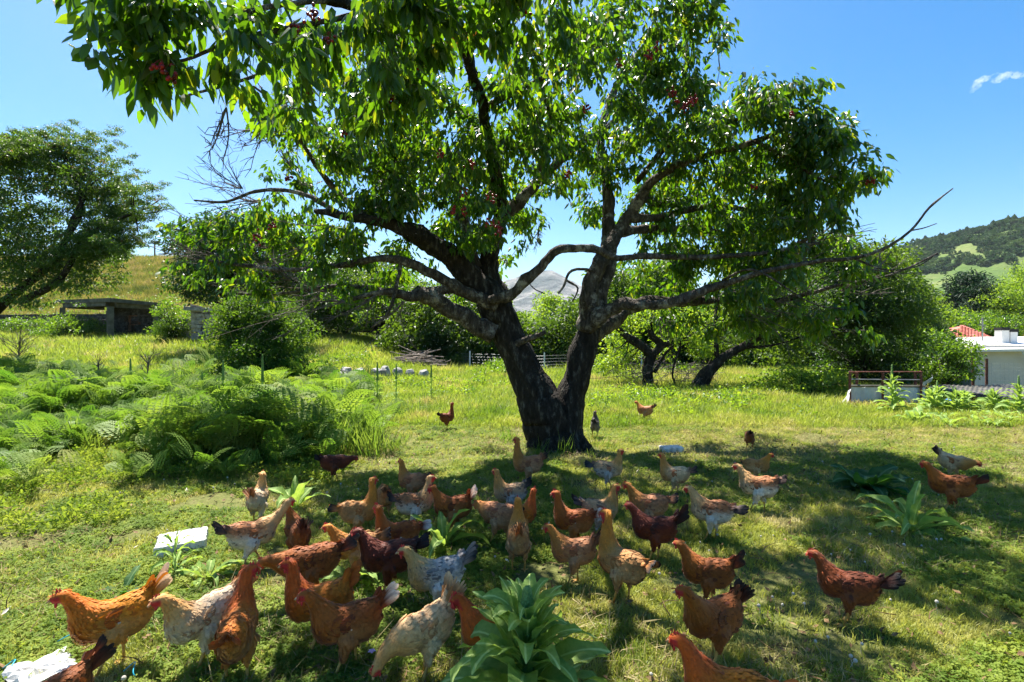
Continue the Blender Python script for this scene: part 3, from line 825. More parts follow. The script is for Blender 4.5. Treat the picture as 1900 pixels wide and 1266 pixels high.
limbs = [
 # left half
 ('A', [(925, 590, 36, 6.75), (885, 532, 29, 6.6), (838, 482, 25, 6.4), (790, 450, 22, 6.2), (750, 430, 18, 6.0), (700, 414, 14, 5.8), (640, 402, 9, 5.6), (585, 392, 6, 5.4)], 16),
 ('B', [(930, 575, 32, 6.8), (915, 505, 26, 6.8), (922, 450, 22, 6.8), (936, 398, 19, 6.7), (930, 345, 16, 6.5), (917, 270, 14, 6.1), (903, 200, 14, 5.6), (882, 120, 14, 5.0), (862, 62, 14, 4.6), (800, 36, 13, 4.3), (700, 18, 13, 4.0), (610, -2, 12, 3.7), (480, -40, 11, 3.5)], 14),
 ('B2', [(936, 395, 17, 6.7), (980, 352, 14, 6.8), (1020, 312, 12, 6.9), (1060, 275, 10, 7.0), (1120, 238, 8, 7.1), (1180, 190, 6, 7.2)], 10),
 ('C', [(882, 500, 20, 6.8), (862, 450, 17, 6.9), (850, 400, 14, 7.0), (838, 340, 12, 7.1), (800, 260, 9, 7.2), (770, 190, 7, 7.2)], 12),
 ('D', [(915, 622, 28, 6.7), (880, 604, 22, 6.55), (848, 586, 20, 6.4), (815, 562, 19, 6.2), (780, 545, 17, 6.1), (762, 550, 13, 6.0), (715, 541, 7, 5.9), (650, 556, 5, 5.7)], 14),
 ('E', [(925, 570, 18, 6.55), (880, 548, 16, 6.45), (840, 535, 15, 6.3), (800, 508, 13, 6.15), (745, 484, 12, 6.0), (700, 478, 8, 5.8), (630, 492, 7, 5.6), (540, 500, 5, 5.3), (440, 492, 4, 5.0), (360, 478, 2.5, 4.8)], 12),
 ('E2', [(840, 535, 13, 6.3), (800, 540, 12, 6.2), (740, 548, 8, 6.2), (690, 535, 6, 6.2), (620, 530, 5, 6.1), (520, 545, 3.5, 6.0), (420, 545, 2.5, 5.8)], 9),
 ('F', [(905, 556, 13, 6.45), (945, 548, 13, 6.35), (982, 514, 13, 6.25), (1010, 484, 12, 6.2), (1036, 464, 12, 6.15), (1100, 463, 9, 6.2), (1140, 478, 8, 6.3), (1200, 474, 8, 6.3), (1320, 475, 7, 6.2), (1420, 468, 5, 6.0), (1520, 450, 3, 5.9)], 10),
 # right half
 ('R0', [(1100, 585, 27, 6.85), (1108, 545, 24, 6.9), (1120, 500, 21, 6.95), (1128, 455, 20, 7.0), (1129, 400, 15, 7.05), (1124, 340, 13, 7.1), (1112, 260, 10, 7.2), (1140, 170, 8, 7.3), (1190, 90, 6, 7.3)], 14),
 ('R1', [(1085, 610, 22, 6.75), (1096, 560, 22, 6.65), (1100, 520, 21, 6.6), (1122, 478, 18, 6.7), (1148, 436, 16, 6.8), (1172, 395, 14, 6.8), (1205, 345, 12, 6.7), (1250, 312, 10, 6.6), (1310, 290, 8, 6.4), (1400, 262, 6, 6.2), (1490, 225, 4, 6.0)], 14),
 ('G', [(1092, 605, 20, 6.7), (1120, 582, 19, 6.5), (1160, 562, 16, 6.3), (1210, 562, 13, 6.1), (1262, 552, 13, 5.9), (1310, 532, 12, 5.8), (1350, 520, 9, 5.7), (1420, 502, 7, 5.5), (1500, 486, 6, 5.3), (1580, 478, 5, 5.1), (1640, 462, 4, 5.0), (1690, 428, 3.2, 4.9), (1722, 388, 2.6, 4.85), (1768, 350, 1.6, 4.8)], 12),
 ('H', [(1104, 622, 24, 6.95), (1140, 592, 22, 7.2), (1185, 565, 18, 7.4), (1240, 560, 13, 7.5), (1310, 556, 10, 7.4), (1400, 560, 8, 7.2), (1480, 552, 6, 7.0), (1560, 530, 4, 6.8), (1650, 512, 3, 6.6), (1740, 470, 2, 6.5)], 12),
 ('I', [(1165, 405, 13, 6.85), (1220, 404, 10, 7.0), (1270, 392, 9, 7.1), (1330, 385, 8, 7.2), (1400, 392, 6, 7.3), (1480, 400, 4, 7.4)], 9),
 ('J', [(1190, 368, 10, 6.75), (1240, 380, 8, 7.4), (1300, 360, 7, 7.9), (1380, 330, 5, 8.4)], 8),
 ('K', [(1150, 430, 12, 6.9), (1240, 425, 9, 7.2), (1320, 430, 7, 7.5), (1420, 440, 5, 7.8)], 8),
 ('L', [(1180, 340, 8, 6.9), (1240, 270, 7, 6.7), (1310, 235, 5, 6.4), (1390, 215, 4, 6.1), (1466, 154, 2.2, 5.9)], 8),
 ('M', [(862, 62, 10, 4.6), (905, 20, 9, 4.5), (990, -20, 8, 4.4), (1080, -50, 6, 4.3)], 8),
 ('N', [(700, 18, 8, 4.0), (600, 40, 7, 3.75), (500, 60, 6, 3.5), (410, 85, 5, 3.2), (340, 112, 4, 3.05), (262, 116, 3, 2.95), (190, 105, 2, 2.9)], 8),
 ('N2', [(610, -2, 8, 3.7), (520, 8, 6, 3.4), (430, 25, 5, 3.2), (350, 20, 4, 3.05), (260, 10, 3, 2.95)], 8),
 ('N3', [(650, 60, 7, 4.6), (560, 100, 6, 4.4), (480, 140, 5, 4.2), (345, 178, 3, 4.0)], 7),
 ('Q', [(770, 190, 7, 7.2), (700, 130, 6, 7.0), (640, 70, 4, 6.8)], 7),
 ('S', [(690, 412, 9, 5.8), (620, 350, 7, 5.7), (570, 280, 5, 5.6), (520, 200, 4, 5.5), (470, 160, 3, 5.4)], 8),
 ('T', [(640, 402, 7, 5.6), (560, 360, 5, 5.5), (480, 355, 4, 5.4), (420, 375, 3, 5.3), (360, 372, 2, 5.2)], 7),
 ('U', [(1000, 320, 7, 6.9), (1020, 230, 6, 6.3), (1000, 140, 5, 5.6), (960, 60, 4, 5.0)], 7),
 ('V', [(903, 200, 9, 5.6), (960, 170, 7, 5.4), (1040, 130, 5, 5.2), (1110, 90, 4, 5.0)], 7),
 ('X', [(1400, 262, 5, 6.2), (1470, 300, 4, 6.0), (1540, 340, 3, 5.9), (1612, 335, 2, 5.8)], 7),
]
for k, (nm, l, n_) in enumerate(limbs):
    b, _, _ = limb(nm, l, n_, seed=30 + k, rough=0.12, knots=7)
    b.build('branch', M_limb if l[0][2] < 30 else M_bark, cherry, True)
stubs = [[(955, 640, 12, 6.6), (975, 632, 8, 6.5), (1012, 616, 5, 6.4)], [(1108, 505, 5, 6.55), (1080, 500, 4, 6.5), (1056, 506, 4, 6.45), (1046, 530, 3, 6.4), (1036, 545, 3, 6.4)], [(1050, 520, 3, 6.45), (1072, 535, 2.5, 6.45), (1062, 560, 2, 6.45)],
         [(1010, 545, 1.5, 6.4), (990, 535, 1.5, 6.4), (975, 515, 1.2, 6.4)], [(745, 484, 5, 6.0), (735, 535, 5, 5.9), (720, 580, 4, 5.85), (690, 608, 2.5, 5.8)], [(1340, 520, 4, 5.7), (1400, 500, 3, 5.4), (1500, 560, 2, 5.2), (1570, 575, 1.5, 5.1)],
         [(1580, 478, 3, 5.1), (1640, 500, 2, 5.0), (1700, 495, 1.6, 5.0), (1740, 470, 1.2, 5.0)], [(1690, 428, 2, 4.9), (1712, 424, 1.5, 4.9), (1738, 415, 1, 4.9)]]
for k, l in enumerate(stubs):
    b, _, _ = limb('s', l, 7, seed=80 + k, knots=2); b.build('dead_branch', M_limb, cherry, True)

# crown: clumps (px, py, depth, rx_px, ry_px, rdepth_m, spurs)
CL = [
 (225, 30, 2.95, 75, 42, .25, 20), (330, 22, 3.05, 80, 42, .3, 22), (200, 118, 2.9, 66, 24, .2, 14), (285, 132, 3.0, 62, 26, .2, 15), (400, 55, 3.2, 70, 60, .35, 20), (455, 15, 3.3, 60, 30, .3, 10),
 (540, 80, 3.7, 62, 66, .4, 26), (575, 35, 3.6, 50, 45, .4, 14), (490, 120, 3.3, 70, 50, .4, 10), (600, 120, 3.5, 40, 70, .4, 10), (430, 172, 3.4, 80, 30, .4, 8), (530, 175, 3.7, 60, 40, .4, 8),
 (560, 240, 5.5, 62, 60, .7, 26), (610, 310, 5.6, 85, 75, .8, 45), (640, 210, 5.8, 60, 70, .8, 28), (545, 320, 5.5, 45, 50, .5, 12), (690, 370, 5.7, 70, 50, .7, 26), (625, 430, 5.7, 45, 42, .5, 12), (575, 430, 5.6, 80, 45, .7, 24), (500, 400, 5.5, 70, 45, .6, 14), (470, 450, 5.3, 90, 45, .6, 16), (400, 480, 5.1, 70, 35, .5, 8), (560, 490, 5.7, 120, 35, .8, 16),
 (715, 120, 5.2, 70, 80, .9, 34), (700, 190, 4.0, 65, 45, .5, 20), (700, 260, 5.8, 85, 75, .9, 42), (740, 40, 3.8, 90, 50, .7, 26), (720, 340, 6.0, 80, 60, .8, 30), (760, 400, 6.0, 50, 40, .6, 14),
 (820, 40, 3.9, 70, 50, .6, 22), (790, 130, 5.2, 60, 70, .8, 26), (810, 220, 5.9, 80, 70, 1.0, 34), (800, 310, 6.2, 85, 60, 1.0, 34), (870, 370, 6.0, 70, 50, .8, 28), (905, 430, 5.7, 60, 45, .6, 22), (880, 300, 6.0, 70, 60, .9, 26), (840, 440, 6.4, 50, 40, .6, 12),
 (960, 70, 4.1, 80, 70, .8, 34), (1010, 160, 5.3, 80, 75, .9, 36), (950, 190, 5.6, 60, 60, .8, 22), (960, 260, 6.2, 70, 60, 1.0, 26), (1010, 300, 5.7, 38, 45, .6, 12), (1050, 40, 4.3, 80, 60, .8, 28), (1080, 120, 5.6, 75, 80, .9, 34), (1070, 220, 6.2, 60, 55, .9, 20), (975, 340, 6.8, 40, 40, .8, 10), (990, 405, 7.2, 45, 40, .6, 8),
 (1150, 60, 5.8, 80, 75, 1.0, 36), (1200, 130, 6.0, 75, 70, 1.0, 34), (1290, 20, 5.3, 45, 40, .5, 14), (1270, 80, 5.6, 62, 60, .7, 26), (1290, 120, 5.4, 40, 60, .5, 14), (1210, 210, 6.2, 80, 60, 1.0, 32), (1290, 185, 5.9, 60, 55, .8, 22), (1130, 220, 6.3, 55, 50, .8, 18), (1120, 300, 6.5, 60, 50, .8, 22), (1090, 375, 7.3, 38, 45, .6, 12), (1200, 300, 6.6, 80, 55, 1.0, 30), (1290, 265, 6.3, 75, 55, .9, 30),
 (1345, 205, 6.1, 50, 50, .7, 18), (1392, 175, 5.9, 34, 34, .4, 10), (1370, 260, 6.3, 70, 50, .9, 28), (1440, 215, 6.0, 60, 45, .6, 20), (1490, 190, 5.9, 34, 38, .4, 9), (1475, 265, 6.0, 70, 55, .8, 32), (1545, 250, 5.8, 52, 36, .5, 18), (1540, 300, 5.9, 50, 42, .6, 18), (1400, 330, 6.8, 90, 55, 1.1, 40), (1490, 345, 6.2, 75, 50, .8, 32), (1300, 340, 7.0, 90, 55, 1.2, 38), (1605, 330, 5.8, 32, 17, .25, 8), (1560, 355, 6.0, 45, 30, .5, 10),
 (1220, 385, 7.6, 70, 50, 1.0, 26), (1340, 410, 7.6, 90, 50, 1.2, 38), (1450, 400, 7.0, 80, 50, 1.0, 38), (1480, 450, 6.6, 60, 50, .8, 26), (1260, 460, 8.0, 80, 55, 1.2, 30), (1390, 480, 7.4, 90, 45, 1.1, 34), (1230, 530, 7.8, 60, 35, .9, 12), (1330, 530, 7.6, 80, 35, .9, 14), (1430, 545, 7.0, 80, 32, .8, 14), (1530, 500, 6.6, 50, 45, .7, 14), (1185, 520, 8.2, 30, 45, .6, 8),
 (690, 560, 6.2, 90, 30, .6, 10), (1250, 590, 7.2, 50, 28, .7, 9), (1340, 600, 7.0, 60, 28, .7, 11), (1430, 600, 6.8, 60, 30, .7, 12), (1510, 585, 6.5, 50, 36, .6, 12), (1560, 620, 6.6, 40, 24, .5, 7), (960, 480, 7.2, 36, 36, .5, 6), (760, 515, 6.6, 50, 26, .5, 8), (640, 530, 6.0, 80, 26, .6, 9), (500, 540, 5.7, 80, 24, .5, 8), (420, 520, 5.4, 70, 24, .5, 6), (350, 500, 5.0, 40, 24, .4, 4), (870, 540, 7.4, 40, 24, .5, 5), (760, 300, 6.4, 80, 50, .7, 18), (660, 300, 6.0, 60, 50, .6, 16), (850, 270, 6.4, 70, 50, .7, 18), (930, 330, 6.4, 55, 45, .6, 16), (820, 415, 6.9, 60, 34, .6, 12), (940, 405, 7.2, 50, 34, .5, 10), (1040, 350, 7.4, 45, 45, .6, 11), (1015, 270, 6.8, 55, 50, .6, 14), (690, 440, 6.5, 45, 34, .6, 9), (1090, 300, 7.4, 50, 50, .7, 12), (1170, 430, 7.9, 40, 50, .6, 10), (1300, 470, 6.6, 80, 45, .8, 26), (1400, 430, 6.4, 80, 50, .8, 26), (1460, 500, 6.2, 70, 45, .7, 24), (1350, 550, 6.6, 80, 30, .7, 14), (1230, 440, 7.0, 50, 45, .8, 16), (1500, 400, 6.1, 60, 45, .7, 18), (430, 430, 5.2, 100, 40, .6, 14), (500, 470, 5.4, 90, 40, .6, 14), (620, 480, 5.8, 80, 40, .6, 14), (380, 440, 5.0, 50, 30, .4, 6), (750, 470, 6.2, 45, 30, .5, 8),
]
# the crown goes on above and around the frame, as its shade on the ground shows
for k in range(5):
    a = rng.uniform(0, 2 * PI); rr = rng.uniform(0.2, 1.0) ** 0.6
    x = 0.7 + 4.2 * rr * math.cos(a); y = 7.0 + 2.9 * rr * math.sin(a); z = 5.6 + 1.6 * (1 - rr * rr) + rng.normal(0, .3)
    if (z - CAM_H) / y * FPX < 640 and y > 4.6: z = CAM_H + y * 0.70 + rng.uniform(0.1, 0.8)
    CL.append((x, y, z, 0, 0, 0, 20))
pts = []; csz = []
for c in CL:
    if c[3] == 0:
        q = rng.normal(0, 1, (c[6], 3)); q /= np.linalg.norm(q, axis=1, keepdims=True); q *= rng.random((c[6], 1)) ** 0.4 * np.array([0.8, 0.7, 0.45])
        pts.append(q + np.array(c[:3])); continue
    px, py, d, rx, ry, rd, n_ = c
    if px < 620 and py > 290: d += 1.4; rd *= 1.3
    n_ = int(n_ * (0.55 if (px < 650 and d < 3.9 and py < 250) else 2.1 if px > 1180 and py > 230 else 1.75 if py < 480 else 1.5)); ns_ = max(2, int(n_ / 4.2))
    sc0 = rng.normal(0, 1, (ns_, 3)); sc0 /= np.linalg.norm(sc0, axis=1, keepdims=True); sc0 *= rng.random((ns_, 1)) ** 0.42
    q = sc0[rng.integers(0, ns_, n_)] + rng.normal(0, 1, (n_, 3)) * 0.085 / np.array([rx / FPX * d, rd, ry / FPX * d])
    q = q * np.array([rx / FPX * d, rd, ry / FPX * d * 0.82]); pts.append(q + P(px, py - 0.12 * ry, d))
pts = np.vstack(pts)
print('spurs', len(pts))
# connect every spur to the growing skeleton by thin twigs
nodes = np.zeros((len(skel) + 6 * len(pts), 3)); nn = len(skel); nodes[:nn] = np.array(skel)
d0 = np.array([np.min(((nodes[:nn] - p) ** 2).sum(1)) for p in pts])
tw = MB()
spur_dir = np.zeros((len(pts), 3))
order = np.argsort(d0)
TV = []; TF = []; tn = 0
for i in order:
    p = pts[i]; dd = ((nodes[:nn] - p) ** 2).sum(1); j = int(dd.argmin()); a = nodes[j]; L = math.sqrt(dd[j]) + 1e-6
    mid = (a + p) / 2 + rvec(1)[0] * L * 0.13 + np.array([0, 0, -0.05 * L])
    spur_dir[i] = (p - mid) / (np.linalg.norm(p - mid) + 1e-9)
    m_ = max(3, int(L / 0.10)); t = np.linspace(0, 1, m_ + 1)[:, None]
    path = (1 - t) ** 2 * a + 2 * t * (1 - t) * mid + t ** 2 * p
    r0 = 0.004 + 0.007 * min(1, L); rad = np.linspace(r0, 0.003, m_ + 1)
    ring = 3 if L < 0.4 else 4
    tw.tube(path[::2] if m_ > 4 else path, rad[::2] if m_ > 4 else rad, ring, cap=False)
    nodes[nn:nn + m_] = path[1:]; nn += m_
# bare dead twigs at the left and inside the crown
def dead_spray(px, py, d, ang, L, n_, g):
    if px < 620 and py > 290: d += 1.4; L *= 1.25
    a = P(px, py, d)
    for k in range(n_):
        th = R(ang) + g.normal(0, 0.35); dr = np.array([math.cos(th), g.normal(0, .3), math.sin(th)]); dr /= np.linalg.norm(dr)
        l = L * g.uniform(0.5, 1); q = [a]
        for s in range(5): dr = dr + g.normal(0, .16, 3) + [0, 0, 0.05]; dr /= np.linalg.norm(dr); q.append(q[-1] + dr * l / 5)
        tw.tube(q, np.linspace(0.007, 0.0025, 6), 4, cap=False)
        for s in (1, 2, 3, 4):
            for _ in range(2):
                e = dr + g.normal(0, .6, 3); e /= np.linalg.norm(e); f_ = q[s] + e * l * g.uniform(.1, .3)
                tw.tube([q[s], (q[s] + f_) / 2 + g.normal(0, .01, 3), f_ + g.normal(0, .02, 3)], [0.004, .003, .002], 3, cap=False)
g = np.random.default_rng(3)
for s in [(480, 375, 5.4, 165, 1.0, 7), (500, 420, 5.4, 185, 1.1, 7), (420, 480, 5.1, 180, .9, 6), (560, 240, 5.5, 215, .75, 5), (480, 200, 5.2, 250, .5, 4), (600, 540, 6.0, 190, 1.5, 8), (700, 545, 5.9, 240, .7, 5), (640, 560, 5.7, 185, 1.2, 6), (540, 520, 5.5, 180, 1.2, 6), (1000, 420, 6.8, 260, .5, 5), (1440, 560, 6.8, 350, 1.0, 6), (1300, 600, 7.2, 330, .7, 5), (1560, 540, 6.4, 10, 1.0, 7), (1620, 500, 5.2, 0, .7, 4), (420, 90, 3.8, 240, .4, 3), (540, 310, 5.4, 120, .5, 4), (1480, 600, 7.0, 350, .9, 6), (1220, 590, 7.0, 320, .5, 4), (360, 470, 5.0, 170, .6, 5), (450, 350, 5.4, 150, .9, 7), (520, 460, 5.6, 190, 1.3, 8), (620, 420, 5.8, 200, 1.2, 6), (750, 560, 6.0, 230, .8, 6), (1000, 300, 6.5, 280, .5, 5), (1240, 480, 7.4, 350, 1.2, 7), (1350, 540, 6.6, 345, 1.3, 8), (1420, 500, 6.3, 10, 1.1, 7), (1480, 450, 6.3, 20, .9, 6), (1500, 300, 6.2, 40, .7, 5), (420, 200, 3.6, 235, .5, 4), (500, 230, 4.6, 240, .6, 5)]:
    dead_spray(*s, g)
tw.V = [v - C0 for v in tw.V]
tag(tw.build('twigs', M_twig, cherry), kind='stuff')

# leaves: drooping rosettes at the spurs
per = rng.integers(13, 21, len(pts))
own = np.repeat(np.arange(len(pts)), per); n = len(own)
side = rvec(n)
outw = rvec(n); outw[:, 2] = 0; outw /= np.linalg.norm(outw, axis=1, keepdims=True)
dirs = outw * rng.uniform(0.15, 0.9, (n, 1)) + np.array([0, 0, -1.0]) * rng.uniform(0.15, 1.3, (n, 1)) + spur_dir[own] * 0.35
cen_ = pts[own] - spur_dir[own] * rng.uniform(0, 0.10, (n, 1)) + rng.normal(0, 0.045, (n, 3)) + outw * rng.uniform(0.0, 0.07, (n, 1))
Lf = np.where(cen_[:, 1] < 4.2, rng.uniform(0.075, 0.14, n), rng.uniform(0.05, 0.112, n)); 
V, F = leaf_cards(cen_, dirs, Lf, Lf * rng.uniform(0.36, 0.5, n), side, 0.22, 0.22)
tag(link('leaves', mesh('leaves', V - C0, F, False), M_cherryleaf, cherry), kind='stuff')
print('cherry leaves', n)

# cherries
m, nt, out = newmat('ripe_cherry'); princ(nt, out, ramp(nt, noise(nt, 30, 1), [(0.35, (0.05, 0.001, 0.004)), (0.65, (0.30, 0.006, 0.010))]), 0.3, 0.35)
M_cherry = m
cpx = [(545, 55, 3.35), (582, 28, 3.3), (610, 75, 3.5), (300, 130, 2.85), (320, 138, 2.9), (787, 118, 4.2), (700, 163, 4.05), (738, 165, 4.05), (722, 188, 4.0), (706, 180, 4.05), (575, 168, 3.9), (968, 14, 3.9), (1222, 88, 5.0), (1205, 104, 5.1), (1055, 325, 5.2), (911, 366, 4.9), (907, 415, 4.9), (928, 432, 4.85), (925, 420, 4.9), (842, 392, 5.0), (860, 392, 5.0), (818, 286, 5.0), (875, 305, 5.0), (862, 360, 5.1), (1290, 182, 5.1), (1248, 172, 5.2), (1268, 200, 5.1), (1282, 190, 5.0), (1256, 188, 5.1), (532, 330, 4.9), (508, 420, 4.9), (475, 440, 4.8), (1615, 338, 5.75), (1470, 212, 5.5), (1400, 350, 5.8), (640, 250, 5.0), (1088, 200, 5.2), (1150, 120, 5.0)]
for k, (px, py, d) in enumerate(cpx):
    b = MB(); g = np.random.default_rng(500 + k); c = P(px, py, d); nb = g.integers(8, 16)
    for i in range(nb):
        q = g.normal(0, 0.020, 3) * [1.1, 1, 1.1]; b.ball(q, 0.0125, 7, 5); 
        if i % 2 == 0: b.tube([q + [0, 0, .01], q * 0.5 + [0, 0, .04], [0, 0, .06]], 0.0015, 3, cap=False)
    o = b.build('cherry_cluster', M_cherry, cherry, True, tuple(c - C0))
# ================================================================ OTHER TREES AND BUSHES
def spray_mesh(seed, n=44, rad=0.27, L=0.078, wr=0.5, flat=0.6, down=0.2, droop=0.2):
    g = np.random.default_rng(seed)
    b = rvec(n, g) * rad * g.random((n, 1)) ** 0.5 * np.array([1, 1, flat])
    d = b / rad + rvec(n, g) * 0.8 + [0, 0, -down]
    l = g.uniform(0.7, 1.3, n) * L
    return leaf_cards(b, d, l, l * wr, rvec(n, g), droop, 0.25)
def mk_group(mat, seeds=(1, 2, 3), **kw):
    s = []
    for k in seeds:
        V, F = spray_mesh(100 + k, **kw); s.append(source(mesh('spray', V, F)))
    return scatter_group(s, mat)
L_mid = mat_leaf('orchard_leaf', [(0.0, (0.02, 0.05, 0.008)), (0.5, (0.045, 0.10, 0.012)), (1.0, (0.10, 0.17, 0.018))], None, 0.45, 0.4, 0.4, scale=2.5,
                 tstops=[(0, (0.12, 0.28, 0.01)), (1, (0.34, 0.52, 0.02))])
L_dark = mat_leaf('dark_leaf', [(0.0, (0.010, 0.026, 0.008)), (0.5, (0.022, 0.05, 0.012)), (1.0, (0.05, 0.09, 0.018))], None, 0.35, 0.4, 0.45, scale=2.0,
                  tstops=[(0, (0.04, 0.13, 0.01)), (1, (0.15, 0.30, 0.015))])
L_olive = mat_leaf('reddish_leaf', [(0.0, (0.014, 0.036, 0.010)), (0.5, (0.032, 0.075, 0.014)), (0.85, (0.07, 0.12, 0.022)), (1.0, (0.16, 0.09, 0.04))], None, 0.35, 0.45, 0.35, scale=3.0,
                   tstops=[(0, (0.08, 0.20, 0.012)), (0.85, (0.22, 0.36, 0.02)), (1, (0.35, 0.18, 0.05))])
L_light = mat_leaf('fresh_leaf', [(0.0, (0.045, 0.10, 0.012)), (0.5, (0.09, 0.17, 0.02)), (1.0, (0.17, 0.26, 0.03))], None, 0.45, 0.45, 0.35, scale=2.0,
                   tstops=[(0, (0.22, 0.42, 0.015)), (1, (0.50, 0.64, 0.03))])
L_hedge = mat_leaf('hedge_leaf', [(0.0, (0.012, 0.03, 0.008)), (0.5, (0.03, 0.065, 0.012)), (1.0, (0.10, 0.17, 0.02))], None, 0.35, 0.5, 0.3, scale=0.5,
                 tstops=[(0, (0.06, 0.16, 0.01)), (1, (0.30, 0.46, 0.02))])
L_bush = mat_leaf('bush_leaf', [(0.0, (0.016, 0.042, 0.008)), (0.5, (0.040, 0.090, 0.013)), (1.0, (0.13, 0.22, 0.024))], None, 0.35, 0.55, 0.2, scale=2.0,
                 tstops=[(0, (0.06, 0.18, 0.01)), (1, (0.30, 0.48, 0.02))])
L_conif = mat_leaf('conifer_leaf', [(0.0, (0.010, 0.028, 0.014)), (0.5, (0.02, 0.045, 0.02)), (1.0, (0.04, 0.08, 0.028))], (1, 1.5, .8), 0.2, 0.6, 0.2, scale=1.0)
G_mid, G_dark, G_olive, G_light = mk_group(L_mid), mk_group(L_dark), mk_group(L_olive, flat=0.35, rad=0.22, wr=0.42, L=.07), mk_group(L_light)
G_conif = mk_group(L_conif, L=0.14, wr=0.25)
G_hedge = mk_group(L_hedge)
G_bush = mk_group(L_bush, n=44, L=0.045, rad=0.16, wr=0.55)
G_bushd = mk_group(L_dark, n=44, L=0.045, rad=0.16, wr=0.55)

def bg_tree(name, cat, label, base, clumps, grp, s=1.0, cov=3.0, trunks=(), bark=None, group=None, rad=0.25, crown='crown', shell=0.45, limbs_auto=True):
    bx = P(*base); z0 = g1(bx[0], bx[1]); root = tag(empty(name, (bx[0], bx[1], z0)), label, cat, group); O = np.array(root.location)
    pts = []; scl = []
    for c in clumps:
        px, py, d, rx, ry, rd = c[:6]; k = c[6] if len(c) > 6 else 1.0; s8 = c[7] if len(c) > 7 else 1.0
        rs = rad * s * s8 / d * FPX * 0.8
        n_ = max(4, int(1.5 * cov * k * rx * ry / (rs * rs) * 1.0 + 3))
        q = rvec(n_) * rng.random((n_, 1)) ** shell
        q *= 1 + rng.normal(0, 0.10, (n_, 1))
        pts.append(q * np.array([rx / FPX * d, rd, ry / FPX * d]) + P(px, py, d)); scl.append(s * s8 * rng.uniform(0.75, 1.25, n_))
    pts = np.vstack(pts); scl = np.concatenate(scl)
    ok = pts[:, 2] > gz(pts[:, 0], pts[:, 1]) + 0.05; pts, scl = pts[ok], scl[ok]
    rot = rng.uniform(-0.5, 0.5, (len(pts), 3)); rot[:, 2] = rng.uniform(0, 6.28, len(pts))
    tag(scatter(crown, pts - O, rot, scl, 3, grp, root), kind='stuff')
    b = MB()
    for t in trunks:
        p, r = TP(t); sp = smooth_path(p, 4); rr = np.interp(np.linspace(0, len(r) - 1, len(sp)), range(len(r)), r); ph = rng.uniform(0, 6, 2)
        b.tube(sp - O, rr, 10, fn=lambda i, th: 1 + 0.13 * np.sin(3 * th + ph[0] + i * .5) + 0.09 * np.sin(5 * th + ph[1] - i))
    if not trunks:
        hz_ = np.mean([P(c[0], c[1], c[2])[2] for c in clumps]); b.tube([(0, 0, -0.3), (0.05, 0, 0.4 * (hz_ - z0)), (0, 0.03, hz_ - z0)], [0.10 * s + .02, 0.07 * s, 0.03 * s], 8)
    b.build('trunk' if cat == 'tree' else 'stem', bark or M_bark2, root, True)
    if limbs_auto:
        b = MB(); st = np.array([0, 0, 0.35 * (pts[:, 2].mean() - z0)]) if not trunks else None
        anchors = np.vstack([TP(t)[0] for t in trunks]) - O if trunks else np.array([[0, 0, 0.5 * (pts[:, 2].mean() - z0)]])
        sel = rng.choice(len(pts), min(len(pts), 46), replace=False)
        for i in sel:
            e = pts[i] - O; a = anchors[((anchors - e) ** 2).sum(1).argmin()]
            m_ = (a + e) / 2 + rvec(1)[0] * 0.12 * np.linalg.norm(e - a); m_[2] -= 0.03
            b.tube(smooth_path([a, m_, e], 3), np.linspace(0.02, 0.006, 7) * s, 4, cap=False)
        tag(b.build('limbs', bark or M_bark2, root), kind='stuff')
    return root

# left tree with upswept feathery sprays
cl = []
tips = [(138, 228), (100, 240), (165, 245), (218, 238), (222, 268), (248, 290), (262, 318), (305, 342), (300, 366), (310, 382), (285, 400), (268, 420), (292, 432), (240, 445), (285, 448), (200, 458), (55, 240), (25, 245), (70, 262), (120, 262)]
for tx, ty in tips:
    for k in range(7):
        t = k / 6; cl.append((tx - t * 105, ty + t * (48 if ty < 330 else 20), 15.5 + rng.normal(0, .5), 9 + 15 * t, 3.0 + 9 * t, 0.22 + .3 * t, 2.2, .45 + .35 * t))
for c in [(20, 300, 60, 50), (90, 320, 70, 45), (160, 330, 60, 45), (40, 370, 80, 50), (130, 390, 70, 35), (200, 360, 55, 35), (30, 440, 80, 50), (110, 470, 80, 45), (160, 500, 50, 35), (30, 500, 80, 45), (90, 520, 70, 30), (200, 410, 45, 22), (-60, 330, 70, 80), (-60, 450, 80, 80), (150, 470, 60, 40), (60, 420, 70, 50), (0, 540, 60, 14), (60, 560, 60, 16), (150, 530, 60, 22), (60, 480, 90, 40), (20, 400, 70, 50), (100, 350, 70, 50), (170, 440, 50, 40)]:
    cl.append((c[0], c[1], 15.8, c[2], c[3], 1.3, 0.85))
bg_tree('feathery_tree', 'tree', 'wide dark tree with feathery upswept sprays at the left edge above the concrete hut', (-90, 700, 16.6), cl, G_olive, 1.25, 2.3,
        [[(-90, 730, 18, 16.6), (-70, 640, 16, 16.5), (10, 560, 12, 16.3), (85, 500, 9, 16), (120, 450, 7, 15.6), (140, 400, 6, 15.5), (165, 350, 4, 15.4)],
         [(40, 560, 8, 16), (110, 520, 8, 15.5), (150, 450, 6, 15.3), (190, 420, 4, 15.2), (250, 395, 3, 15.1)], [(-20, 640, 9, 16.4), (-10, 540, 10, 15.9), (-30, 420, 7, 16), (0, 330, 4, 16)],
         [(120, 450, 5, 15.5), (150, 395, 5, 15.4), (140, 330, 3, 15.4), (110, 270, 2, 15.4)]])

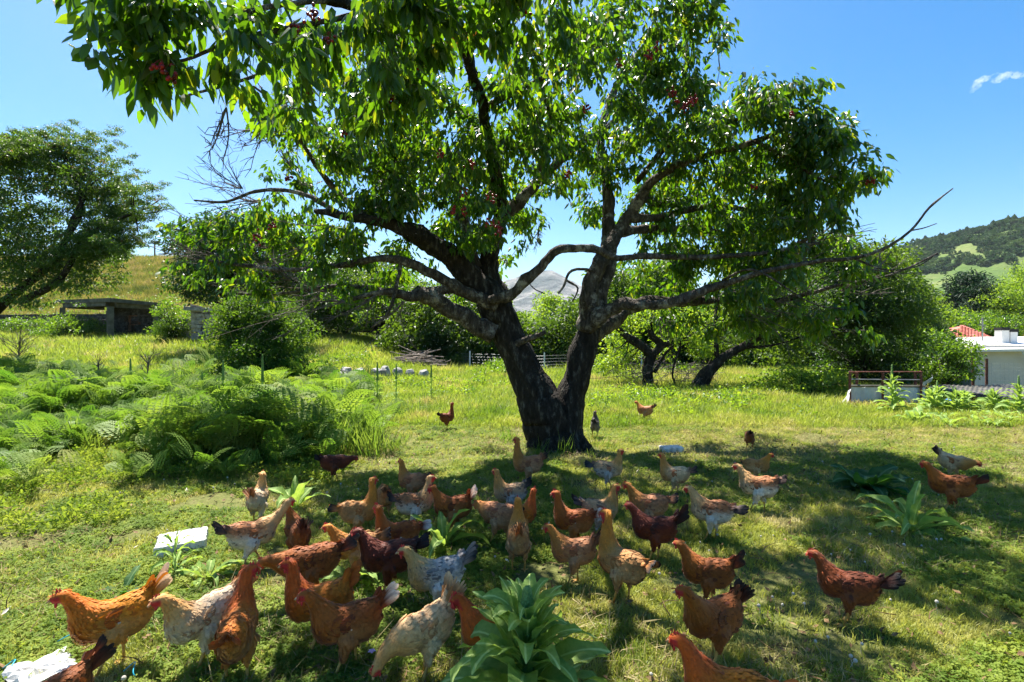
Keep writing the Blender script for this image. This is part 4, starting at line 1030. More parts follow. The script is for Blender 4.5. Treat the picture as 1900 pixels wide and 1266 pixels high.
# dark tree behind the left branches
bg_tree('dense_tree', 'tree', 'dense dark tree behind the bare left twigs of the cherry tree', (430, 640, 23), [(400, 450, 23, 60, 50, 2, 1), (500, 430, 23, 50, 40, 2, .8), (560, 500, 24, 50, 60, 2, .9), (400, 470, 23, 70, 55, 2, 1), (460, 440, 23, 60, 45, 2, 1), (360, 520, 23, 50, 32, 1.5, .8), (480, 510, 23, 60, 50, 2, 1), (420, 530, 23, 70, 36, 2, .9), (530, 480, 24, 50, 50, 2, .8), (345, 450, 23, 32, 28, 1, .5)], G_dark, 1.7, 4.2)
bg_tree('dense_tree', 'tree', 'broad dark green tree above the grassy slope between bush and brushwood pile', (640, 615, 30), [(700, 530, 30, 80, 60, 3, 1), (600, 590, 29, 60, 34, 2, 1), (560, 590, 30, 40, 40, 2, 1), (760, 570, 29, 50, 50, 3, 1), (590, 560, 30, 60, 40, 3, 1), (660, 550, 30, 70, 50, 3, 1), (620, 520, 31, 60, 40, 3, .8), (720, 580, 29, 50, 40, 2.5, .9)], G_hedge, 2.1, 4.2)
bg_tree('dense_tree', 'tree', 'rounded dark thicket tree right above the wire fence and brushwood pile', (800, 690, 24), [(770, 630, 24.5, 60, 45, 2, 1), (840, 620, 24, 60, 55, 2.2, 1), (890, 640, 24, 40, 50, 2, 1), (740, 640, 25, 30, 30, 1.4, .9), (830, 560, 25, 60, 40, 2, .7), (900, 570, 25, 40, 50, 2, .9), (790, 580, 25, 60, 50, 2, .9), (870, 660, 24, 60, 30, 2, 1)], G_hedge, 1.8, 4.6)
bg_tree('orchard_tree', 'tree', 'small bright green tree lit by the sun behind the thicket, left of the big trunk', (700, 690, 27), [(690, 590, 27, 40, 26, 1.5, .7), (650, 600, 28, 30, 20, 1.2, .6), (740, 560, 27, 40, 30, 1.5, .6)], G_mid, 1.6, 2.3)
bg_tree('round_tree', 'tree', 'round fresh green tree seen in the fork of the cherry trunk, below the grey mountain', (1020, 690, 34), [(1020, 590, 34, 42, 42, 2.5, 1), (990, 620, 34, 34, 34, 2, 1), (1050, 610, 34, 30, 40, 2, 1), (1022, 562, 34, 24, 20, 1.4, 1), (1030, 660, 34, 50, 26, 2, .8)], G_light, 1.9, 3.2)
bg_tree('bushy_tree', 'tree', 'yellow green bushy tree peeping out between the two stems, right of the round one', (1075, 690, 40), [(1080, 600, 40, 34, 26, 2.5, 1), (960, 600, 42, 30, 22, 2.5, 1), (1090, 640, 38, 30, 30, 2.5, 1), (960, 640, 40, 20, 30, 2, 1)], G_light, 2.4, 3.0)
# small black forked orchard tree
bg_tree('orchard_tree', 'tree', 'small orchard tree with a black forked trunk and bright leaves, right of the cherry trunk', (1205, 728, 14.3),
        [(1150, 620, 14.6, 38, 38, .9, .7), (1130, 670, 14.8, 30, 32, .7, .6), (1180, 590, 14.4, 45, 24, .9, .7), (1260, 610, 14.3, 50, 34, .9, .8), (1300, 640, 14.5, 40, 34, .9, .8), (1240, 575, 14.3, 50, 24, .9, .6), (1230, 650, 15, 30, 24, .7, .5), (1320, 600, 14.6, 40, 30, .9, .7), (1165, 660, 15.2, 34, 30, .7, .6)], G_light, 1.05, 2.5,
        [[(1203, 735, 15, 14.3), (1202, 700, 14, 14.3), (1206, 668, 14, 14.3), (1212, 652, 13, 14.3)], [(1210, 660, 12, 14.3), (1190, 642, 12, 14.3), (1168, 628, 10, 14.3), (1150, 612, 7, 14.3), (1130, 598, 4, 14.3)], [(1212, 658, 11, 14.3), (1225, 640, 10, 14.3), (1210, 622, 9, 14.3), (1206, 600, 6, 14.3), (1215, 575, 3, 14.3)],
         [(1225, 642, 8, 14.3), (1245, 636, 6, 14.2), (1258, 634, 5, 14.2), (1262, 645, 4, 14.2), (1252, 672, 3, 14.2), (1248, 700, 2.5, 14.2), (1262, 725, 2, 14.2)], [(1214, 692, 5, 14.3), (1232, 660, 4, 14.3), (1250, 640, 3, 14.3)]])
# leaning tree further right
bg_tree('leaning_tree', 'tree', 'leaning tree with a thick slanting dark trunk behind the right half of the meadow', (1300, 722, 13.8),
        [(1420, 600, 13.5, 60, 30, 1, .7), (1480, 580, 13.4, 60, 34, 1, .8), (1560, 560, 13.4, 60, 50, 1.2, .9), (1600, 600, 13.4, 60, 46, 1.2, 1), (1640, 560, 13.2, 60, 46, 1.2, .9), (1590, 490, 13.5, 60, 40, 1.2, .9), (1640, 480, 13.3, 42, 30, 1, .8), (1680, 590, 13.2, 36, 46, 1, .8), (1520, 620, 13.5, 60, 34, 1, .8), (1390, 560, 14, 60, 30, 1, .5), (1545, 470, 13.5, 40, 30, 1, .7), (1370, 640, 14.5, 40, 30, .8, .6), (1695, 640, 13.2, 16, 20, .4, .8), (1450, 650, 14.2, 50, 24, 1, .6)], G_hedge, 1.0, 4.6,
        [[(1295, 728, 24, 13.8), (1308, 700, 20, 13.8), (1325, 678, 13, 13.8), (1345, 662, 11, 13.8), (1385, 640, 10, 13.7), (1415, 620, 9, 13.6), (1440, 595, 7, 13.5), (1475, 597, 4, 13.4), (1545, 610, 3, 13.3), (1600, 600, 2, 13.3)], [(1330, 665, 7, 13.8), (1328, 620, 6, 13.9), (1330, 570, 5, 14), (1335, 520, 3, 14)], [(1440, 595, 4, 13.5), (1500, 560, 3, 13.4), (1580, 510, 2.5, 13.4), (1630, 480, 2, 13.3)], [(1385, 645, 4, 13.7), (1440, 640, 3, 13.6), (1500, 620, 2, 13.5)]])
bg_tree('shady_tree', 'tree', 'deep green shady tree hanging over the rusty poultry pen', (1600, 735, 14.8), [(1580, 660, 15, 60, 46, 1.3, 1), (1640, 650, 15, 50, 50, 1.3, 1), (1610, 620, 15.2, 60, 34, 1.3, .9), (1550, 640, 15.2, 40, 36, 1.1, .8), (1640, 700, 15, 50, 24, 1, .9)], G_dark, 1.1, 4.4)
bg_tree('round_bush', 'bush', 'large round dark bush between the poultry pen and the white house', (1745, 735, 14.6), [(1745, 655, 15, 52, 38, 1.2, 1), (1715, 690, 15, 50, 30, 1.1, 1), (1765, 682, 15, 34, 28, 1.1, 1), (1745, 632, 15, 34, 18, .9, .9)], G_mid, 0.95, 3.6)
# trees up the slope, far right
bg_tree('conifer', 'tree', 'dark pointed evergreen rising above the lighter trees behind the tiled roof', (1795, 640, 62), [(1795, 575, 62, 46, 34, 4, 1), (1792, 540, 62, 34, 26, 3, 1), (1793, 518, 62, 18, 16, 2, 1), (1800, 605, 62, 50, 24, 4, .8)], G_conif, 3.2, 3.5)
for k, (px, py, rx, ry, d, lb) in enumerate([(1740, 585, 34, 30, 55, 'fresh green tree left of the dark evergreen on the far right slope'), (1870, 560, 44, 42, 58, 'tall light green tree at the right edge above the white chimneys'), (1905, 520, 30, 30, 66, 'light green treetop cut by the right edge under the wooded mountain'), (1840, 600, 46, 22, 48, 'green hedge like tree straight behind the white chimneys')]):
    bg_tree('slope_tree', 'tree', lb, (px, py + ry + 20, d), [(px, py, d, rx, ry, 3, 1), (px - rx * .5, py + ry * .5, d, rx * .7, ry * .6, 2.5, 1), (px + rx * .5, py + ry * .4, d, rx * .7, ry * .7, 2.5, 1), (px, py + ry, d, rx, ry * .5, 2.5, .9)], G_light if k != 3 else G_mid, 2.6, 3.0)
bg_tree('round_tree', 'tree', 'small round green tree beside the shed on the hilltop skyline', (224, 478, 86), [(224, 462, 86, 17, 15, 1.6, 1)], G_mid, 2.4, 4.0)
# large bush on the left
bg_tree('large_bush', 'bush', 'large rounded elder bush standing between the ferns and the stone pier', (485, 738, 13.4),
        [(470, 600, 13.4, 60, 42, 1, 1), (540, 620, 13.3, 42, 42, .9, 1), (430, 620, 13.5, 40, 40, .8, 1), (490, 660, 13.0, 70, 46, 1, 1.1), (450, 695, 12.9, 50, 36, .8, 1.1), (530, 690, 13, 46, 36, .8, 1.1), (480, 566, 13.5, 54, 34, .8, 1.1), (440, 590, 13.4, 40, 34, .8, 1), (520, 590, 13.4, 44, 34, .8, 1), (580, 690, 13.0, 30, 24, .6, .9), (612, 700, 13.2, 26, 20, .5, .8)], G_bush, 1.35, 5.0, crown='foliage', rad=.16)
bg_tree('ivy_bush', 'bush', 'leafy bush growing over the right end of the concrete hut', (325, 655, 26.5), [(322, 590, 26.5, 34, 34, 1.2, 1), (310, 620, 26.3, 26, 22, 1, 1)], G_mid, 1.2, 3.2, crown='foliage')
bg_tree('bramble_bush', 'bush', 'grey green brambles growing under the roof of the concrete hut', (150, 640, 29), [(40, 605, 33, 50, 16, 1, 1), (100, 600, 33.5, 40, 16, 1, .8), (130, 605, 29, 30, 20, 1, 1), (170, 612, 29, 30, 18, 1, 1), (90, 620, 29, 40, 18, 1, 1)], G_mid, 1.3, 2.6, crown='foliage')
bg_tree('bramble_bush', 'bush', 'sprawling sunlit bramble mound left of the rusty poultry pen', (1495, 752, 12.6), [(1490, 705, 12.9, 56, 20, .9, 1), (1540, 712, 12.6, 26, 22, .7, 1), (1450, 720, 13, 40, 20, .8, .9), (1500, 730, 12.4, 60, 16, .6, 1)], G_light, 0.8, 3.2, crown='foliage')
bg_tree('low_bush', 'bush', 'low dark green bush in the grass right of the small black forked tree', (1300, 775, 11.5), [(1270, 755, 11.5, 34, 20, .5, 1), (1320, 750, 11.7, 36, 20, .5, 1), (1230, 765, 11.3, 20, 12, .3, .6)], G_bushd, 1.0, 2.8, crown='foliage', rad=.16)
bg_tree('low_bush', 'bush', 'low leafy shrub behind the wire fence post, left of the big trunk', (900, 705, 19), [(890, 700, 19, 34, 13, .6, 1), (850, 705, 19, 26, 8, .5, .8), (920, 706, 18.5, 20, 8, .5, .8)], G_light, 0.8, 2.6, crown='foliage')

# hedgerow of uncountable scrub along the field edge + shrubs on the hillside
pp = []; 
for k in range(13000):
    px = rng.uniform(560, 1760); d = rng.uniform(22, 34); hh_ = 3.3 + 0.9 * math.sin(px * 0.013) + 0.8 * math.sin(px * 0.041 + 1)
    if px < 760: d = rng.uniform(36, 46); hh_ += 1.2
    if 930 < px < 1110: hh_ *= 0.7
    if px > 1130: hh_ += 1.4
    p = P(px, 633, d); z = g1(p[0], p[1]); pp.append((p[0], p[1], z + rng.uniform(0.1, max(.5, hh_))))
pp = np.array(pp); rot = rng.uniform(-.4, .4, (len(pp), 3)); rot[:, 2] = rng.uniform(0, 6.28, len(pp))
tag(scatter('undergrowth', pp, rot, rng.uniform(1.3, 2.6, len(pp)), 3, G_hedge), 'dark tangled scrub along the far edge of the meadow', 'undergrowth', kind='stuff')
pp = []
for k in range(5200):
    px = rng.uniform(-40, 900) if k % 4 else rng.uniform(1650, 1960); d = rng.uniform(36, 100); p = P(px, 633, d)
    if vnoise(np.array([p[0]]), np.array([p[1]]), 0.30, 3, 12)[0] < 0.54: continue
    z = g1(p[0], p[1]); pp.append((p[0], p[1], z + rng.uniform(0, .4)))
pp = np.array(pp); rot = rng.uniform(-.4, .4, (len(pp), 3)); rot[:, 2] = rng.uniform(0, 6.28, len(pp))
tag(scatter('scrub', pp, rot, rng.uniform(1.2, 3.2, len(pp)), 3, G_mid), 'low green scrub dotting the dry yellow hillside', 'scrub', kind='stuff')
# tangle of bare dead twigs under the orchard trees
b = MB(); g = np.random.default_rng(77)
for k in range(260):
    px = g.uniform(1120, 1330); d = g.uniform(13.5, 16.5); p = P(px, 700, d); p[2] = g1(p[0], p[1]) + g.uniform(0, .7)
    dr = rvec(1, g)[0]; dr[2] = abs(dr[2]) * .6; L = g.uniform(.4, 1.1); q = [p, p + dr * L / 2 + g.normal(0, .08, 3), p + dr * L + g.normal(0, .12, 3) - [0, 0, .15]]
    b.tube(q, [0.009, .007, .004], 3, cap=False)
tag(b.build('dead_twigs', M_twig, None), 'grey tangle of dead twigs below the black forked orchard tree', 'dead twigs', kind='stuff')
for (px, py, d, h, lb) in [(33, 655, 17, 2.0, 'leafless brown dead shrub standing at the far left in front of the feathery tree'), (180, 672, 15.5, 1.05, 'bare dead sapling in the dry grass before the hut pillar'), (272, 700, 13.5, 1.45, 'slanting bare dead sapling in the yellow grass right of the hut')]:
    p = P(px, py, d); z = g1(p[0], p[1]); root = tag(empty('dead_sapling', (p[0], p[1], z)), lb, 'dead shrub'); g = np.random.default_rng(int(px))
    b = MB(); b.tube(smooth_path([(0, 0, -.1), (.02, 0, h * .3), (.06, 0, h * .62)], 3), np.linspace(.028, .014, 7), 6); b.build('stem', M_twig, root)
    b = MB()
    for k in range(26 if px < 100 else 11):
        a = np.array([.06 * g.random(), 0, h * g.uniform(.35, .62)]); dr = np.array([g.normal(0, .5), g.normal(0, .5), 1.0]); dr /= np.linalg.norm(dr); L = h * g.uniform(.2, .45)
        m_ = a + dr * L * .5 + g.normal(0, .03, 3); b.tube([a, m_, a + dr * L + g.normal(0, .06, 3)], [.010, .007, .003], 4, cap=False)
        for _ in range(3): b.tube([m_, m_ + dr * L * .3 + g.normal(0, .08, 3)], [.005, .002], 3, cap=False)
    tag(b.build('twigs', M_twig, root), kind='stuff')

# ================================================================ FERNS
def frond(seed, L=0.75):
    g = np.random.default_rng(seed); V = []; F = []
    n = 15; t = np.linspace(0.16, 1, n)
    def spine(s): return np.array([L * (s - 0.16 * s * s), 0, L * (0.62 * s - 0.62 * s * s)])
    k = 0
    for i, s in enumerate(t):
        w = L * 0.36 * math.sin(min(1, (1 - s) * 1.25 + 0.03) * PI / 2) * (0.55 + .45 * min(1, s * 3)); p = spine(s)
        for sd in (-1, 1):
            dr = np.array([0.45, sd * 1.0, -0.10 + g.normal(0, .06)]); dr /= np.linalg.norm(dr); m = 3
            fw = np.array([1, -sd * .3, 0.1]); fw /= np.linalg.norm(fw)
            for j in range(m):
                a = p + dr * w * (j / m) + [0, 0, -0.10 * w * (j / m) ** 2]; e = 0.012 + .05 * w * (1 - j / m)
                hw = w / m * 0.62
                for q in (-1, 1):
                    tip = a + fw * q * e * .9 + dr * hw * 0.9
                    V += [a - dr * hw * .6, a + dr * hw * .7, tip]; F.append((k, k + 1, k + 2)); k += 3
    for i in range(8):
        a = spine(i / 8); c = spine((i + 1) / 8); V += [a + [0, -.003, 0], a + [0, .003, 0], c + [0, .003, 0], c + [0, -.003, 0]]; F.append((k, k + 1, k + 2, k + 3)); k += 4
    return np.array(V), F
M_fern = mat_leaf('fern_leaf', [(0.0, (0.05, 0.10, 0.015)), (0.35, (0.11, 0.19, 0.022)), (0.7, (0.19, 0.27, 0.035)), (1.0, (0.32, 0.32, 0.08))], None, 0.32, 0.6, 0.2, scale=1.4,
                  tstops=[(0, (0.13, 0.34, 0.02)), (1, (0.42, 0.56, 0.05))])
fs = []
for k in range(3):
    b = MB(); g = np.random.default_rng(900 + k)
    for i in range(2):
        V, F = frond(910 + 7 * k + i, g.uniform(.42, .62)); a = i * 2.6 + g.normal(0, .5); el = -g.uniform(.35, 1.1); hst = g.uniform(.06, .40)
        M = np.array(Euler((g.normal(0, .25), el, a)).to_matrix()); b.add(V @ M.T + [0, 0, hst], F); b.tube([(0, 0, -.02), (.01, 0, hst)], .003, 3, cap=False)
    fs.append(source(b.mesh('fern')))
G_fern = scatter_group(fs, M_fern)
pp = []; scl = []
for k in range(11000):
    d = rng.uniform(4.6, 17.0); px = rng.uniform(-120, 720); x = (px - 950) / 950 * d
    lim = np.interp(d, [4.6, 6, 8, 11, 14, 17], [330, 540, 630, 640, 500, 420]); dn = np.interp(d, [4.6, 5.6, 7, 17], [0.6, .9, 1, 1])
    if px > lim + rng.normal(0, 70): continue
    if rng.random() > ss(.30, .55, vnoise(np.array([x]), np.array([d]), 1.3, 3, 22))[0] + .1: continue
    if rng.random() > dn: continue
    if vnoise(np.array([x]), np.array([d]), 0.45, 3, 21)[0] < 0.30: continue
    if d > 12.0 and 200 < px < 420 and rng.random() < .75: continue
    pp.append((x, d, g1(x, d))); scl.append(rng.uniform(.7, 1.3) * float(.30 + 1.1 * vnoise(np.array([x]), np.array([d]), .8, 2, 61)[0]) * np.interp(d, [4.6, 6, 9], [.6, .85, 1.0]))
pp = np.array(pp); rot = rng.normal(0, .2, (len(pp), 3)); rot[:, 2] = rng.uniform(0, 6.28, len(pp)); print('ferns', len(pp))
tag(scatter('ferns', pp, rot, scl, 3, G_fern), 'thick stand of bright green bracken ferns filling the left of the meadow', 'ferns', kind='stuff')

# ================================================================ GRASS
def blade_tuft(seed, n, h, w, spread, lean=0.5, seg=2):
    g = np.random.default_rng(seed); V = []; F = []; k = 0
    for i in range(n):
        a = g.uniform(0, 6.28); r = spread * math.sqrt(g.random()); b0 = np.array([r * math.cos(a), r * math.sin(a), -0.01])
        la = g.uniform(0, 6.28); ln = g.uniform(.1, 1) * lean; H = h * g.uniform(.55, 1.25); dr = np.array([math.cos(la), math.sin(la), 0]); sd = np.array([-dr[1], dr[0], 0]) * w / 2
        ps = [(0, 1.0), (0.5, .8)] if seg == 2 else [(0, 1.0)]
        for t, ww in ps:
            c = b0 + dr * H * ln * t * t * 1.0 + np.array([0, 0, H * t * (1 - .25 * ln * t)]); V += [c - sd * ww, c + sd * ww]
        V.append(b0 + dr * H * ln + np.array([0, 0, H * (1 - .3 * ln)]))
        if seg == 2: F += [(k, k + 1, k + 3, k + 2), (k + 2, k + 3, k + 4)]; k += 5
        else: F.append((k, k + 1, k + 2)); k += 3
    return np.array(V), F
def clover_tuft(seed, n, r, h, s):
    g = np.random.default_rng(seed); V = []; F = []; k = 0
    for i in range(n):
        a = g.uniform(0, 6.28); q = np.array([r * math.sqrt(g.random()) * math.cos(a), r * math.sqrt(g.random()) * math.sin(a), h * g.uniform(.3, 1)])
        t = g.normal(0, .35, 2)
        for j in range(3):
            b_ = g.uniform(0, .5) + j * 2.09; d = np.array([math.cos(b_), math.sin(b_), 0]); d[2] = d[0] * t[0] + d[1] * t[1]; e = np.array([-d[1], d[0], 0]) * s * .45
            V += [q, q + d * s * .6 + e, q + d * s, q + d * s * .6 - e]; F.append((k, k + 1, k + 2, k + 3)); k += 4
    return np.array(V), F
M_grass = mat_leaf('grass_blade', [(0.0, (0.085, 0.135, 0.018)), (0.4, (0.185, 0.225, 0.034)), (0.72, (0.31, 0.31, 0.07)), (1.0, (0.50, 0.42, 0.20))], None, 0.38, 0.5, 0.3, scale=3.2,
                   tstops=[(0, (0.30, 0.40, 0.03)), (.6, (0.60, 0.60, 0.10)), (1, (0.72, 0.62, 0.25))])
M_clover = mat_leaf('clover_leaf', [(0.0, (0.06, 0.11, 0.014)), (0.5, (0.13, 0.19, 0.026)), (1.0, (0.25, 0.29, 0.05))], None, 0.35, 0.65, 0.12, scale=5,
                    tstops=[(0, (0.22, 0.38, 0.02)), (1, (0.52, 0.60, 0.06))])
M_dry = mat_leaf('dry_blade', [(0.0, (0.20, 0.17, 0.06)), (1.0, (0.52, 0.42, 0.22))], (1, 1, .9), 0.3, 0.7, 0.15, scale=6)
M_meadow = mat_leaf('meadow_grass', [(0.0, (0.09, 0.14, 0.018)), (0.42, (0.20, 0.24, 0.035)), (0.7, (0.32, 0.31, 0.07)), (1.0, (0.46, 0.34, 0.15))], None, 0.4, 0.5, 0.25, scale=0.9,
                    tstops=[(0, (0.24, 0.40, 0.02)), (.7, (0.48, 0.56, 0.06)), (1, (0.62, 0.50, 0.18))])
M_tall = mat_leaf('tall_grass_blade', [(0.0, (0.05, 0.10, 0.014)), (0.5, (0.10, 0.17, 0.022)), (1.0, (0.20, 0.25, 0.05))], None, 0.35, 0.55, 0.25, scale=2.0,
                  tstops=[(0, (0.16, 0.34, 0.02)), (1, (0.42, 0.54, 0.06))])
G_grass = scatter_group([source(mesh('tuft', *blade_tuft(s, 16, .05, .0048, .05, .9))) for s in (1, 2, 3)], M_grass)
G_clov = scatter_group([source(mesh('tuft', *clover_tuft(s, 14, .055, .030, .012))) for s in (1, 2, 3)], M_clover)
G_dry = scatter_group([source(mesh('tuft', *blade_tuft(s, 7, .07, .004, .06, 1.6))) for s in (4, 5, 6)], M_dry)
G_tall = scatter_group([source(mesh('tuft', *blade_tuft(s, 16, .24, .008, .09, .7))) for s in (7, 8, 9)], M_tall)
G_mead = scatter_group([source(mesh('tuft', *blade_tuft(s, 22, .20, .014, .20, .7))) for s in (10, 11, 12)], M_meadow)
def fan(n, y0, y1, mar=0.30, pw=1.0):
    n = int(n * 1.16)
    """random ground points in the wedge before the camera, a little wider than the frame"""
    u = rng.random(n); y = (y0 ** (pw + 1) + u * (y1 ** (pw + 1) - y0 ** (pw + 1))) ** (1 / (pw + 1))
    x = rng.uniform(-1.0 - mar, 1.0 + mar, n) * y + rng.uniform(-.3, .3, n); return x, y
def lay(name, x, y, s, grp, label, cat, tilt=.25, keep=None):
    if keep is not None: x, y = x[keep], y[keep]; s = s[keep] if hasattr(s, '__len__') else s
    p = np.stack([x, y, gz(x, y)], -1); rot = rng.normal(0, tilt, (len(p), 3)); rot[:, 2] = rng.uniform(0, 6.28, len(p))
    return tag(scatter(name, p, rot, s, 3, grp), label, cat, kind='stuff')
x, y = fan(90000, 1.7, 9.0, pw=.35); k = vnoise(x, y, 1.6, 4, 31); k2 = vnoise(x, y, .8, 3, 37)
def bare(x, y):      # scratched soil patches kept open by the hens
    b_ = vnoise(x, y, .75, 3, 55) > .64
    for cx, cy, rx_, ry_ in ((3.06, 5.3, .55, .28), (-1.8, 5.6, .35, .25), (.45, 6.2, 1.1, .35), (-.2, 4.4, .35, .3), (1.9, 3.1, .3, .22), (-1.3, 3.0, .3, .2)): b_ |= np.hypot((x - cx) / rx_, (y - cy) / ry_) < 1
    return b_ & (rng.random(len(x)) < .80)
lay('grass', x, y, rng.uniform(.55, 1.15, len(x)) * (0.75 + .6 * k2), G_grass, 'short sunlit grass of the meadow under the chickens', 'grass', keep=(k > .34) & ~bare(x, y))
x, y = fan(60000, 1.7, 8.5, pw=.35); k = vnoise(x, y, 1.1, 4, 32)
lay('clover', x, y, rng.uniform(.6, 1.3, len(x)), G_clov, 'low clover and weeds mixed into the short grass', 'clover', keep=(k + .06 * (x < 0) > .47) & ~bare(x, y))
x, y = fan(26000, 1.7, 10, pw=.5); k = vnoise(x, y, .9, 4, 33)
lay('dry_grass', x, y, rng.uniform(.6, 1.3, len(x)), G_dry, 'dry straw coloured grass blades in the bare patches', 'dry grass', keep=(k > .50))
x, y = fan(52000, 8.2, 20, pw=.9); 
lay('grass', x, y, rng.uniform(.7, 1.5, len(x)) * np.interp(y, [8, 14, 20], [.5, 1, 1.4]), G_mead, 'bright yellow green meadow grass behind the big cherry tree', 'grass', keep=~((np.abs(y - 16.9) < .55) & (x > -5.7) & (x < -2.6)))
x, y = fan(22000, 19, 36, pw=.9)
lay('grass', x, y, rng.uniform(1.0, 2.0, len(x)) * 1.25, G_mead, 'tall pale grass of the far meadow', 'grass', keep=np.hypot((x + 3.78) / 1.3, (y - 20.2) / .9) > 1)
M_hill = mat_leaf('hill_grass', [(0.0, (0.10, 0.13, 0.03)), (0.35, (0.22, 0.22, 0.05)), (0.65, (0.38, 0.30, 0.09)), (1.0, (0.46, 0.32, 0.18))], (1.2, 1.3, .8), 0.25, 0.8, 0.1, scale=0.35)
G_hill = scatter_group([source(mesh('tuft', *blade_tuft(s, 22, .20, .014, .20, .7))) for s in (13, 14, 15)], M_hill)
x, y = fan(32000, 34, 92, pw=.7)
lay('hill_grass', x, y, rng.uniform(1.3, 2.4, len(x)) * np.interp(y, [30, 90], [1.4, 2.4]), G_hill, 'dry yellow grass of the hillside behind the hut', 'grass')
x, y = fan(8200, 3.6, 15, pw=.8); k = vnoise(x, y, .6, 4, 34); px = x / y * 950 + 950
lay('tall_grass', x, y, rng.uniform(.6, 1.4, len(x)) * np.where((px < 700) & (y > 6), 1.9, 1), G_tall, 'taller grass tufts standing among the ferns and around the trunk', 'grass', keep=((k > .47) & (((px < 760) & (y > 6.2)) | (y > 9.5))) | ((np.hypot(x - .6, y - 6.75) < .75) & (rng.random(len(x)) < .3)))

# clover blossoms
b = MB(); b.ball((0, 0, .050), .008, 7, 5); b.tube([(0, 0, 0), (.004, 0, .046)], .0012, 3)
m, nt, out = newmat('white_blossom'); princ(nt, out, (0.45, 0.42, 0.36), .8, .2)
G_bl = scatter_group([source(b.mesh('blossom'))], m)
x, y = fan(900, 2.0, 7, pw=1); px = x / y * 950 + 950; k = vnoise(x, y, 1.2, 3, 41)
kp = ((px > 1200) & (px < 1760) & (y < 3.6) & (k > .40)) | (rng.random(len(x)) < .10)
lay('clover_blossoms', x, y, rng.uniform(.7, 1.2, len(x)), G_bl, 'small white clover blossoms dotting the shaded grass at lower right', 'clover blossoms', keep=kp)

# ================================================================ BROAD-LEAVED PLANTS
def big_leaf(seed, L=1.0, W=0.26, curl=0.5, wave=0.03, rise=0.5, n=9):
    """a long mullein leaf along +X: narrow base, broad beyond the middle, recurved tip"""
    g = np.random.default_rng(seed); V = []; cols = 4; ph = g.uniform(0, 6)
    tw = g.normal(0, .25)
    for i in range(n + 1):
        t = i / n; w = W / 2 * (math.sin(PI * min(1, (t * .93 + .07)) ** 0.85) ** .8) * (1.0 if t < .97 else .3) + .006
        an = rise - curl * t * t * 1.6; 
        if i == 0: c = np.zeros(3)
        else: c = c + np.array([math.cos(an), 0, math.sin(an)]) * L / n
        up = np.array([-math.sin(an), 0, math.cos(an)]); sd = np.array([0, 1, 0]) + up * tw * t
        for j in range(cols + 1):
            s_ = (j / cols - .5) * 2; V.append(c + sd * w * s_ + up * (abs(s_) * w * .38 + wave * math.sin(t * 17 + ph + (s_ > 0) * 2) * abs(s_) ** 2 * (1 if t < .95 else 0)))
    F = [(i * (cols + 1) + j, (i + 1) * (cols + 1) + j, (i + 1) * (cols + 1) + j + 1, i * (cols + 1) + j + 1) for i in range(n) for j in range(cols)]
    return mesh('leaf', np.array(V), F, True)
def mat_big(name, c0, c1, t0, t1):
    m, nt, out = newmat(name)
    nz = noise(nt, 9, 4, .6, 'Object'); c = ramp(nt, nz, [(0.3, c0), (0.62, c1), (0.80, (c1[0] * 1.9, c1[1] * 1.15, c1[2]))])
    g = nt.nodes.new('ShaderNodeTexCoord'); sx = nt.nodes.new('ShaderNodeSeparateXYZ'); nt.links.new(g.outputs['Object'], sx.inputs[0])
    ab = nt.nodes.new('ShaderNodeMath'); ab.operation = 'ABSOLUTE'; nt.links.new(sx.outputs['Y'], ab.inputs[0])
    rib = ramp(nt, ab.outputs[0], [(0.0, (1, 1, 1)), (0.010, (1, 1, 1)), (0.016, (0, 0, 0))])
    c = mix(nt, rib, c, (c1[0] * 1.9 + .05, c1[1] * 1.6 + .05, c1[2] * 2 + .03))
    wv = nt.nodes.new('ShaderNodeTexWave'); wv.inputs['Scale'].default_value = 7; wv.inputs['Distortion'].default_value = 2.5; nt.links.new(g.outputs['Object'], wv.inputs['Vector'])
    p = princ(nt, None, c, .65, .18, bump(nt, wv.outputs['Fac'], .12, .006)); t = nt.nodes.new('ShaderNodeBsdfTranslucent'); nt.links.new(ramp(nt, nz, [(0.3, t0), (0.7, t1)]), t.inputs['Color'])
    mx = nt.nodes.new('ShaderNodeMixShader'); mx.inputs[0].default_value = .38; nt.links.new(p, mx.inputs[1]); nt.links.new(t.outputs[0], mx.inputs[2]); nt.links.new(mx.outputs[0], out.inputs['Surface'])
    return m
M_mull = mat_big('mullein_leaf', (0.12, 0.22, 0.045), (0.22, 0.34, 0.085), (0.28, 0.46, 0.04), (0.48, 0.62, 0.09))
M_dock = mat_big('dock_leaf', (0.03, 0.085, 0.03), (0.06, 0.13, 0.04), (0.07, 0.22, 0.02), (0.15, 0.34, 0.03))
M_spike = mat_noise('flower_spike', [(0.3, (0.10, 0.20, 0.05)), (0.7, (0.26, 0.38, 0.12))], 60, bs=.8)
LEAF = [big_leaf(s, 1.0, g_, c_, .036, 0) for s, g_, c_ in ((1, .27, .55), (2, .24, .75), (3, .30, .9), (4, .22, .4), (5, .26, 1.15))]
LEAFD = [m_.copy() for m_ in LEAF]
for m_ in LEAF: m_.materials.append(M_mull)
for m_ in LEAFD: m_.materials.append(M_dock)
